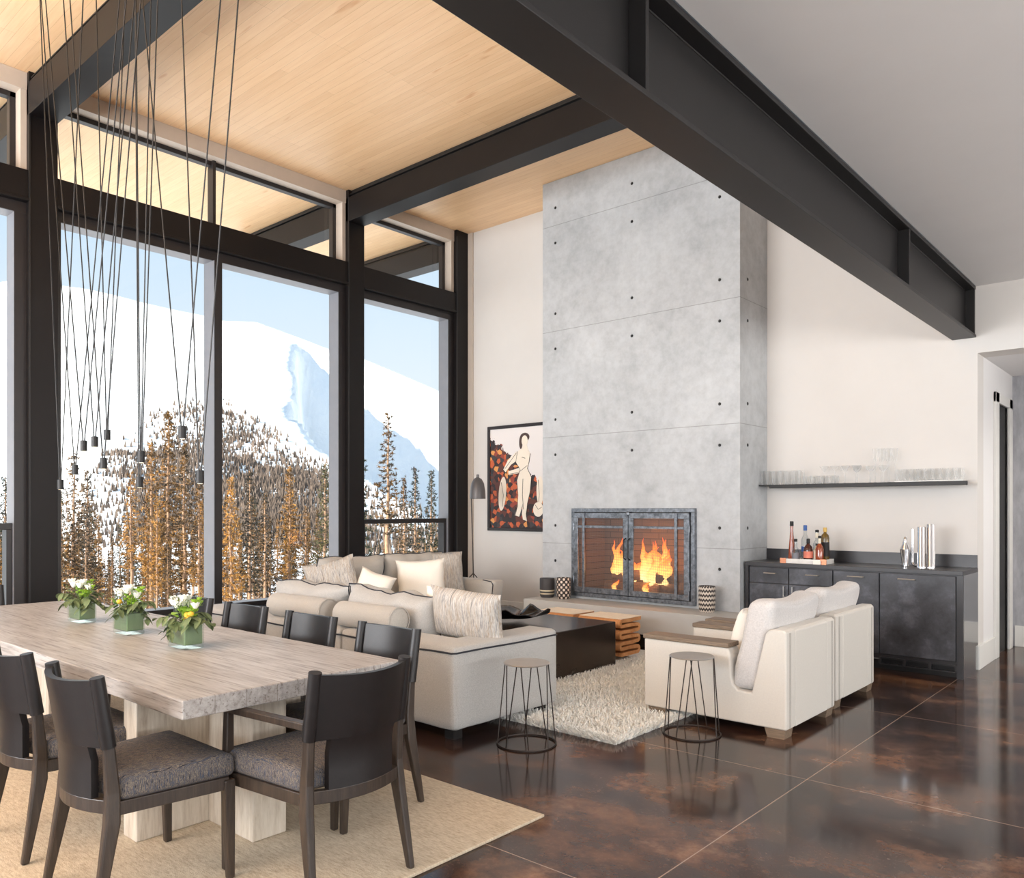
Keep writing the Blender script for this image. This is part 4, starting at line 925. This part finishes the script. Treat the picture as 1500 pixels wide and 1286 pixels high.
for i in (2, 3):
    a, b_ = div[i]+.004, div[i+1]-.004
    o = bp_('door', MB().box(a, b_, by0, by0+.02, .15, .89), bevel=.003); handle(o, (a+b_)/2-(.08 if i == 3 else 0), .845, .14)
vm = MB(); vm.box(div[3], div[4], by0+.005, by0+.03, .05, .06); vm.box(div[3], div[4], by0+.005, by0+.03, .11, .12)
for k in range(4): xx = div[3]+(div[4]-div[3])*k/3; vm.box(xx-.012, xx+.012, by0+.005, by0+.03, .06, .11)
bp_('vent_grille', vm, MT['slated']); bp_('foot_rail', MB().tube([(div[2], by0+.01, .10), (div[3], by0+.01, .10)], .006, 6), MT['iron'])

# tray and bottles
tx, ty = -3.03, 7.93; TZ = .94
tr = empty('serving_tray', (tx, ty, TZ), 0, 'pale tray with copper corners holding the liquor bottles', 'tray')
MB().box(-.21, .21, -.13, .13, .0, .012).box(-.21, .21, -.13, -.12, .012, .045).box(-.21, .21, .12, .13, .012, .045).box(-.21, -.2, -.12, .12, .012, .045).box(.2, .21, -.12, .12, .012, .045).build('tray_body', simple('white_lacquer', L(226,222,216), .3), tr, bevel=.002)
for sx in (-1, 1): MB().box(sx*.2-.03, sx*.2+.03, -.135, -.129, .0, .05).build('copper_corner', simple('copper', L(190,128,98), .3, .8), tr)
TZ += .0125
def liquid(name, col, rough=.08): return simple(name, col, rough, 0, var=.15, scale=30, **{'Specular IOR Level': .8})
amber, dark_amber, brown = liquid('amber_spirit', L(140,58,18)), liquid('deep_amber_spirit', L(70,28,16)), liquid('gold_spirit', L(104,80,26))
clear = m_glass('clear_bottle', .2, (.86,.9,.92,1))
def bottle(x, y, prof, mt, cap, label, lab=None, capm=None):
    t = empty('liquor_bottle', (x, y, TZ), 0, label, 'bottle', 'liquor bottles on the tray'); MB().lathe(prof, n=20).build('bottle_glass', mt, t, smooth=50)
    r, z0, z1 = cap; MB().lathe([(r*.9,z0), (r,z0+.004), (r,z1-.004), (r*.8,z1), (0,z1)], n=16).build('stopper', capm or MT['black'], t, smooth=40)
    if lab:
        r, z0, z1, mm = lab; MB().lathe([(r,z0), (r,z1)], n=24).build('label', mm, t, smooth=40)
wl_ = simple('paper_label', L(228,220,200), .7); pk = simple('coral_label', L(226,132,110), .7); bl = simple('blue_label', L(60,96,160), .6); bk = simple('black_label', L(30,26,26), .6)
bottle(-3.19, 7.92, [(.034,0),(.036,.02),(.026,.18),(.015,.30),(.013,.36)], amber, (.018,.355,.405), 'tall tapering amber bottle with a round black stopper at the left of the tray')
bottle(-3.125, 7.86, [(.034,0),(.036,.02),(.036,.11),(.014,.15),(.013,.21)], clear, (.016,.20,.23), 'squat bottle with a round grey badge at the front left of the tray', (.0365,.03,.09,simple('grey_badge_label', L(120,120,126), .5)))
bottle(-3.08, 7.99, [(.036,0),(.038,.02),(.038,.22),(.016,.27),(.015,.36)], clear, (.018,.31,.365), 'clear bottle with a blue cap behind the others on the tray', (.0385,.10,.15,bl), bl)
bottle(-3.00, 7.86, [(.042,0),(.044,.02),(.044,.12),(.036,.155),(.014,.18),(.013,.21)], dark_amber, (.017,.185,.235), 'dark amber bottle with a coral label at the tray centre', (.0446,.045,.11,pk))
bottle(-2.965, 8.0, [(.036,0),(.038,.02),(.038,.18),(.016,.22),(.015,.30)], clear, (.018,.295,.32), 'clear bottle with a black cap at the back of the tray', (.0165,.24,.29,wl_))
bottle(-2.93, 7.90, [(.03,0),(.032,.02),(.032,.12),(.012,.15),(.011,.17)], liquid('pale_spirit', L(206,190,150)), (.013,.165,.185), 'small pale bottle with a cream label beside the coral-labelled one', (.0325,.03,.12,wl_))
bottle(-2.885, 7.85, [(.036,0),(.038,.02),(.038,.13),(.03,.16),(.014,.19),(.013,.25)], amber, (.015,.24,.265), 'amber bottle with a pale neck band at the right front of the tray', (.0142,.19,.24,wl_))
bottle(-2.875, 7.97, [(.038,0),(.04,.02),(.04,.24),(.034,.27),(.014,.29),(.013,.31)], brown, (.018,.30,.345), 'tall olive-gold bottle with a wooden stopper at the right back of the tray', (.0405,.06,.20,bk), simple('cork', L(206,172,96), .7))
tag(MB().box(-.035, .035, -.012, .012, 0, .035).build('card_box', MT['cream'], loc=(-2.885, 7.782, .94), bevel=.002), 'small white box in front of the tray at its right corner', 'box')
# shaker, tap
sk = empty('cocktail_shaker', (-2.145, 8.0, .94), 0, 'chrome cocktail shaker on the bar counter', 'shaker')
MB().lathe([(.030,0),(.032,.015),(.030,.03),(.044,.14),(.046,.165)], n=24).build('cup', MT['chrome'], sk, smooth=40)
MB().lathe([(.045,.166),(.042,.18),(.026,.215),(.024,.235),(.0,.235)], n=24).build('strainer_top', MT['chrome'], sk, smooth=40)
MB().lathe([(.02,.236),(.018,.262),(.008,.28),(0,.282)], n=20).build('cap', MT['chrome'], sk, smooth=40)
def cyl(x, y, r, hgt, name, label):
    tag(MB().lathe([(r*1.04,0),(r*1.04,.02),(r,.022),(r,hgt-.003),(r*.96,hgt),(r*.85,hgt),(r*.85,hgt-.05),(0,hgt-.05)], n=28).build(name, MT['chrome'], smooth=40, loc=(x,y,.94)), label, 'canister', 'chrome cylinders on the bar counter')
cyl(-1.995, 7.945, .035, .375, 'chrome_cylinder', 'tall chrome cylinder, left of the pair on the bar counter')
cyl(-1.925, 7.985, .036, .40, 'chrome_cylinder', 'tallest chrome cylinder, right of the pair on the bar counter')
fa = empty('bar_faucet', (-2.125, 8.16, .94), 0, 'slim chrome tap with a bent foot behind the cylinders', 'tap')
MB().tube([(-.0,0,.35),(0,0,.04),(.01,-.005,.015),(.03,-.02,.008),(.09,-.05,.008)], .013, 10).build('spout', MT['chrome'], fa, smooth=60)
MB().lathe([(.02,0),(.02,.006),(0,.006)], (.08,-.045,0), 16).build('flange', MT['chrome'], fa)

# ------------------------------------------------------------------ wall shelf with glassware
sz = 1.735
sf = empty('wall_shelf', (-2.6, YW, sz-.03), 0, 'thin black floating shelf above the bar', 'shelf')
o = MB().box(-3.628, -1.70, 8.12, YW-.001, sz-.012, sz).build('shelf_plate', MT['black'], sf); o.matrix_parent_inverse = Matrix.Translation((2.6,-YW,-(sz-.03)))
o = MB().box(-3.50, -1.655, 8.085, 8.12, sz-.038, sz).build('front_lip', MT['black'], sf, bevel=.003); o.matrix_parent_inverse = Matrix.Translation((2.6,-YW,-(sz-.03)))
def glassware(kind):
    if kind == 'highball': p = [(0,.003),(.027,.003),(.030,.01),(.033,.145)]
    if kind == 'tumbler': p = [(0,.004),(.033,.004),(.036,.012),(.040,.082)]
    if kind == 'coupe': p = [(.030,0),(.004,.005),(.0035,.10),(.006,.108),(.032,.13),(.042,.165)]
    if kind == 'martini': p = [(.032,0),(.004,.005),(.0035,.12),(.045,.175),(.05,.18)]
    if kind == 'flute': p = [(.03,0),(.004,.005),(.0035,.20),(.018,.215),(.024,.26),(.026,.33)]
    if kind == 'stemless': p = [(0,.004),(.020,.004),(.030,.03),(.034,.06),(.028,.11)]
    return MB().lathe(p, n=18)
protos = {}
def glass(kind, x, y, label, z=sz+.001):
    if kind not in protos:
        o = glassware(kind).build({'highball':'highball_glass','tumbler':'tumbler_glass','coupe':'coupe_glass','martini':'martini_glass','flute':'champagne_flute','stemless':'stemless_glass'}[kind], MT['drink'], smooth=60); protos[kind] = o
    else: o = protos[kind].copy(); C.objects.link(o)
    o.location = (x, y, z); tag(o, label, 'glass', kind+' glasses on the wall shelf'); return o
for i in range(6):
    for j in range(2): glass('highball', -3.585+i*.071+(j*.01), 8.16+.085*j, 'tall clear highball glass in the double row at the left end of the shelf')
for i in range(4):
    for j in range(2): glass('tumbler', -3.13+i*.085, 8.16+.09*j, 'low clear tumbler just right of the highball glasses on the shelf')
for i in range(4): glass('martini', -2.98+.105*i, 8.24, 'clear wide-bowled cocktail glass on the left half of the shelf')
for i in range(7): glass('coupe', -2.75+.062*i+.03*(i%2), 8.15+.09*(i%2), 'clear coupe glass near the middle of the shelf')
for i in range(6): glass('flute', -2.46+.032*i, 8.16+.075*(i%2), 'tall clear flute, tallest glasses on the shelf')
ty_ = MB().box(-2.28, -1.70, 8.13, 8.32, sz, sz+.012).build('glass_tray', simple('pale_shelf_tray', L(214,212,206), .3), bevel=.002); tag(ty_, 'thin pale tray under the glasses at the right end of the shelf', 'tray')
for i in range(9):
    for j in range(2): glass('stemless', -2.245+i*.063, 8.17+.085*j, 'clear stemless glass on the pale tray at the right end of the shelf', sz+.0125)

# ------------------------------------------------------------------ outdoors
def interp(x, pts):
    if x <= pts[0][0]: return pts[0][1]
    for (a, b_), (c_, d_) in zip(pts, pts[1:]):
        if x <= c_: return b_+(d_-b_)*(x-a)/(c_-a)
    return pts[-1][1]
fw = Vector((-sin(A), cos(A), 0)); rt = Vector((cos(A), sin(A), 0))
def gz(x, y):
    if x > -8.6: return -.35
    return -.6-.125*min(60, (-x-8.6))-.05*max(0, min(140, -x-68.6))
m = MB(); nx, ny = 70, 60; xs = [60-8.6*0-0]*0
xs = [80, 40, 20, 8, -8.55]+[-8.6-.6*1.09**k*(k+1)*.35 for k in range(46)]; xs = [x for x in xs if x > -330]+[-330]
ys = [-260+13*k for k in range(50)]
vs = []; fs = []
for x in xs:
    for y in ys: vs.append((x, y, gz(x, y)+(.5*noise.noise(Vector((x*.08, y*.08, 0)))*min(1, (-x-8.6)/20) if x < -8.6 else 0)))
for i in range(len(xs)-1):
    for j in range(len(ys)-1): a = i*len(ys)+j; fs.append((a, a+1, a+len(ys)+1, a+len(ys)))
m.add(vs, [f[::-1] for f in fs]); S(m.build('ground_snow', MT['snow'], smooth=60))
# mountain massif
ridge = [(-900,520),(-400,440),(-200,425),(0,412),(20,408),(85,417),(130,423),(170,432),(200,440),(250,452),(300,462),(330,470),(375,471),(400,480),(430,491),(483,511),(530,524),(590,549),(645,573),(760,612),(1000,700),(1400,760)]
DR = 1000.
def mh(r, d):
    px = 750+F*r/max(d,DR*.55 if d < DR*.55 else d)
    px = 750+F*r/DR
    R = 1.47+(747-interp(px, ridge))*DR/F
    t = (d-170)/(DR-170)
    base = -22
    if t <= 0: return base
    if t > 1: return R-(t-1)*300
    h = base+(R-base)*(t**1.35)
    # bowl scooped out of the right flank, leeward of the sun
    pa = 750+F*r/d
    e = interp(t, [(0,760),(.2,650),(.35,545),(.42,497),(.48,462),(.55,425),(.6,424),(.66,431),(.74,433),(.82,428),(1,431)])
    tb = interp(pa, [(430,.985),(530,.93),(645,.85)])
    k = max(0, min(1, (pa-e)/26)); k = k*k*(3-2*k); kt = max(0, min(1, (tb-t)/.05)); kb = max(0, min(1, t/.3))
    h -= 115*k*kt*kb*max(.0, min(1, (760-pa)/120))
    k2 = max(0, min(1, ((60+70*(1-t))-pa)/40)); h -= 40*k2*kb*max(0,min(1,(1-t)/.08))
    h += 12*noise.fractal(Vector((r*.008, d*.008, 0)), 1, 2, 5)*sin(pi*min(1,t))
    h += 16*max(0,noise.noise(Vector((px*.022, t*4, 7))))*sin(pi*min(1,t))*(1 if px > 520 else .3)
    return h
nr, nd = 240, 110; vs = []; fs = []; rock = []
for j in range(nd+1):
    d = 165+(1150-165)*(j/nd)
    for i in range(nr+1):
        r = -1150+1500*i/nr; h = mh(r, d); p = fw*d+rt*r; vs.append((p.x, p.y, h))
        px = 750+F*r/DR; t = (d-170)/(DR-170)
        px = 750+F*r/d; rock.append(max(0, min(1, (px-505)/20))*max(0, 1-abs(t-.55)/.24)+max(0, 1-abs(px-470)/22)*max(0, 1-abs(t-.56)/.05)+.8*max(0,1-abs(px-5)/30)*max(0,1-abs(t-.6)/.12))
for j in range(nd):
    for i in range(nr): a = j*(nr+1)+i; fs.append((a, a+1, a+nr+2, a+nr+1))
m = MB().add(vs, fs); mo = m.build('snowy_mountain', MT['mount'], smooth=80)
at_ = mo.data.attributes.new('rock', 'FLOAT', 'POINT'); at_.data.foreach_set('value', [min(1, x) for x in rock])
tag(mo, 'bright snow-covered mountain filling the view beyond the windows', 'mountain')
# distant forest on the slopes
rf = random.Random(5); m = MB(); cnt = 0
yb_ = [(-200,760),(60,745),(110,720),(150,660),(185,622),(240,596),(300,578),(335,585),(400,625),(485,680),(530,705),(600,735),(650,745),(800,760)]
while cnt < 24000:
    d = rf.uniform(260, 960); px = rf.uniform(-40, 700); 
    r = (px-750)*d/F; h = mh(r, d); py = 747-(h-1.47)*F/d
    dens = (py-interp(px, yb_))/110; dens = min(1, dens)*(.12+1.3*max(0,noise.noise(Vector((r*.014, d*.014, 3)))+.35))
    if 100 < px < 195 and py > 700: dens *= .25
    if rf.random() > dens: continue
    cnt += 1; p = fw*d+rt*r; hh = rf.uniform(3.2, 7)*(.3+.6*d/900); w = hh*.24; a = rf.uniform(0, 6.28)
    m.add([(p.x+w*cos(a+k*2.094), p.y+w*sin(a+k*2.094), h-.5) for k in range(3)]+[(p.x, p.y, h+hh)], [(0,1,3),(1,2,3),(2,0,3)])
tag(m.build('distant_forest', MT['farpine']), 'sparse grey-brown forest scattered over the mountain slopes', 'forest', kind='stuff')

def pine(seed, H, start, lmax, dens, mt):
    r_ = random.Random(seed); t = empty('pine_tree', (0,0,0)); m = MB()
    bend = [Vector((.12*noise.noise(Vector((seed, k*.5, 0))), .12*noise.noise(Vector((seed, k*.5, 9))), H*k/8-1.5 if k == 0 else H*k/8)) for k in range(9)]
    m.tube(bend, [.13*(1-k/8.6)+.012 for k in range(9)], 7); m.build('trunk', MT['bark'], t, smooth=60)
    b = MB(); f = MB(); n = int(dens*(1-start)*H)
    for i in range(n):
        u = start+(1-start)*(i+r_.random())/n; z = H*u; tt = (u-start)/(1-start)
        Lb = lmax*(max(.06, 1-tt)**.75)*r_.uniform(.45, 1.1)*(1 if tt > .12 else .7); a = i*2.39996+r_.uniform(-.3,.3); rise = r_.uniform(-.25, .35)
        base = Vector((0,0,z)); d = Vector((cos(a), sin(a), rise))
        b.tube([base, base+d*Lb], [.018, .005], 3, cap=False)
        k = max(2, int(Lb/.13)); 
        for q in range(k):
            c = base+d*Lb*(.3+.7*(q+.5)/k)+Vector((r_.gauss(0,.07), r_.gauss(0,.07), r_.gauss(0,.05)))
            for s_ in range(9):
                dv = Vector((r_.gauss(0,1)+d.x*.6, r_.gauss(0,1)+d.y*.6, r_.gauss(0,.8)+.35)).normalized(); sd = dv.orthogonal().normalized(); sz_ = r_.uniform(.10, .21)
                sd = Matrix.Rotation(r_.uniform(0,6.28), 3, dv) @ sd
                f.add([c-sd*sz_*.17, c+sd*sz_*.17, c+dv*sz_+sd*sz_*.05], [(0,1,2)])
    b.build('branches', MT['bark'], t); f.build('needles', mt, t)
    return t
P_ = [pine(1, 10, .20, 1.25, 18, MT['gold']), pine(2, 10, .28, 1.05, 16, MT['gold']), pine(3, 10, .14, 1.4, 19, MT['gold']), pine(4, 10, .22, 1.2, 18, MT['green']), pine(5, 10, .40, 1.05, 13, MT['gold'])]
pu = [False]*5
hero = [(108,664,30,0,'golden pine just right of the left column, behind the pendants'),(128,690,36,2,'broad golden pine behind the farthest flower vase'),(192,692,34,4,'thin golden pine under the middle pendant lamps'),(222,648,36,1,'golden pine left of the tallest one'),
 (247,603,38,0,'tallest golden pine in the wide window, under the highest pendant'),(270,650,34,2,'bushy golden pine right of the tallest pine'),(292,700,31,1,'golden pine close to the window mullion, left of it'),(338,700,30,2,'golden pine just right of the window mullion'),
 (366,690,33,0,'slim golden pine between the mullion and the sofa'),(388,722,30,1,'leafy golden pine above the sofa corner'),(424,683,36,0,'pointed golden pine at the centre of the right half window'),(448,742,34,4,'thin nearly bare pine beside the pointed golden pine'),(476,680,33,3,'dark green pine against the right window jamb'),
 (523,625,22,3,'dark pine half hidden behind the column left of the corner window'),(568,606,27,4,'tall golden pine centred in the corner window'),(592,700,30,1,'golden pine touching the tall one in the corner window'),(608,686,34,3,'dark green pine in the corner window, right of the golden ones'),(632,690,36,3,'dark green pine at the right edge of the corner window'),(8,700,40,3,'dark pine seen at the left edge of the photo')]
HP = []
def putpine(px, py, d, k, label, group=None, thin=1):
    w_ = wdir(px); pos = Vector((w_.x*d, w_.y*d, 0)); zt_ = 1.47+(747-py)*d/F; z0 = gz(pos.x, pos.y)
    if not pu[k]: o = P_[k]; pu[k] = True
    else: o = copy_tree(P_[k])
    s_ = (zt_-z0)/10; o.location = (pos.x, pos.y, z0); sw = s_*thin; o.scale = (sw, sw, s_); o.rotation_euler = (0,0,random.uniform(0,6.28)); tag(o, label, 'tree', group or 'pines outside the windows')
for h_ in hero: putpine(*h_)
rg_ = random.Random(17)
placed = []
for i in range(260):
    px = rg_.uniform(60, 660) if i % 8 else rg_.uniform(-60, 20); d = rg_.uniform(27, 60) if i < 150 else rg_.uniform(60, 105)
    top_ = 712+rg_.uniform(0, 85)+(25 if i >= 150 else 0)+(25 if 140 < px < 185 else 0)+(45 if px > 520 else 0)
    k = rg_.choice([0,1,2,2,3,1,3] if px < 540 else [1,4,4,3])
    w_ = wdir(px)*d
    if any((w_-q_).length < 1.7 for q_ in placed): continue
    placed.append(w_)
    putpine(px, top_, d, k, 'one of the golden-brown pines in the dense stand behind the taller trees', 'dense pine stand behind the taller trees', .85)

# ------------------------------------------------------------------ light
w = bpy.data.worlds.new('sky'); bpy.context.scene.world = w; w.use_nodes = True; nt = w.node_tree; nt.nodes.clear()
out = nt.nodes.new('ShaderNodeOutputWorld'); bg = nt.nodes.new('ShaderNodeBackground'); tc = nt.nodes.new('ShaderNodeTexCoord'); sep = nt.nodes.new('ShaderNodeSeparateXYZ'); rp = nt.nodes.new('ShaderNodeValToRGB')
nt.links.new(tc.outputs['Generated'], sep.inputs[0]); nt.links.new(sep.outputs['Z'], rp.inputs['Fac']); nt.links.new(rp.outputs['Color'], bg.inputs['Color']); nt.links.new(bg.outputs[0], out.inputs[0])
e = rp.color_ramp.elements; e[0].position = 0; e[0].color = L(236,243,248); e[1].position = .5; e[1].color = L(186,216,244); x = e.new(.16); x.color = L(226,238,248); x = e.new(.3); x.color = L(206,228,248)
bg.inputs['Strength'].default_value = .74
sun = bpy.data.lights.new('sun', 'SUN'); sun.energy = 9; sun.angle = radians(1); sun.color = (1,.93,.82); so_ = bpy.data.objects.new('sun', sun); C.objects.link(so_)
sd = Vector((-.15, -.93, .40)); so_.rotation_euler = sd.to_track_quat('Z', 'Y').to_euler()
# recessed lamp added out of frame to brighten the hall
def hall_fill(x, y, z, en, label, size=.16):
    t = empty('hall_fill_lamp', (x, y, z), 0, label, 'ceiling light', 'lamps added to brighten the hall')
    MB().lathe([(.09,-.004),(.11,-.006),(.11,0),(.09,0)], n=24, closed=True).build('trim_ring', MT['trimw'], t)
    MB().lathe([(0,-.001),(.09,-.001)], n=24).build('lens', m_emit('hall_fill_lens', (1,.93,.82,1), 6) if 'hall_fill_lens' not in bpy.data.materials else bpy.data.materials['hall_fill_lens'], t)
    l = bpy.data.lights.new('hall_fill', 'AREA'); l.shape = 'DISK'; l.size = size; l.energy = en; l.color = (1,.93,.84); l.spread = radians(150)
    lo = bpy.data.objects.new('hall_fill', l); C.objects.link(lo); lo.parent = t; lo.location = (0,0,-.012)
def daylight(x, y, z, sx, sy, rot, en, col=(.93,.96,1)):  # area light added at an unseen opening to brighten the room
    l = bpy.data.lights.new('window_daylight', 'AREA'); l.shape = 'RECTANGLE'; l.size = sx; l.size_y = sy; l.energy = en; l.color = col
    lo = bpy.data.objects.new('window_daylight', l); C.objects.link(lo); lo.location = (x, y, z); lo.rotation_euler = rot
hall_fill(.2, 9.3, 2.914, 22, 'unseen lamp added to brighten the hall beyond the opening')
daylight(-4.75, -4.3, 2.45, 5.6, 4.2, (radians(138),0,0), 760)
daylight(2.45, -4.3, 1.75, 7.8, 2.8, (radians(108),0,0), 105)
daylight(7.15, 2.1, 1.8, 12, 3.3, (radians(150),0,radians(90)), 700, (1,.98,.95))
sc = bpy.context.scene
sc.view_settings.view_transform = 'Standard'; sc.view_settings.look = 'None'; sc.view_settings.gamma = 1; sc.view_settings.use_curve_mapping = False
sc.view_settings.exposure = 0.6
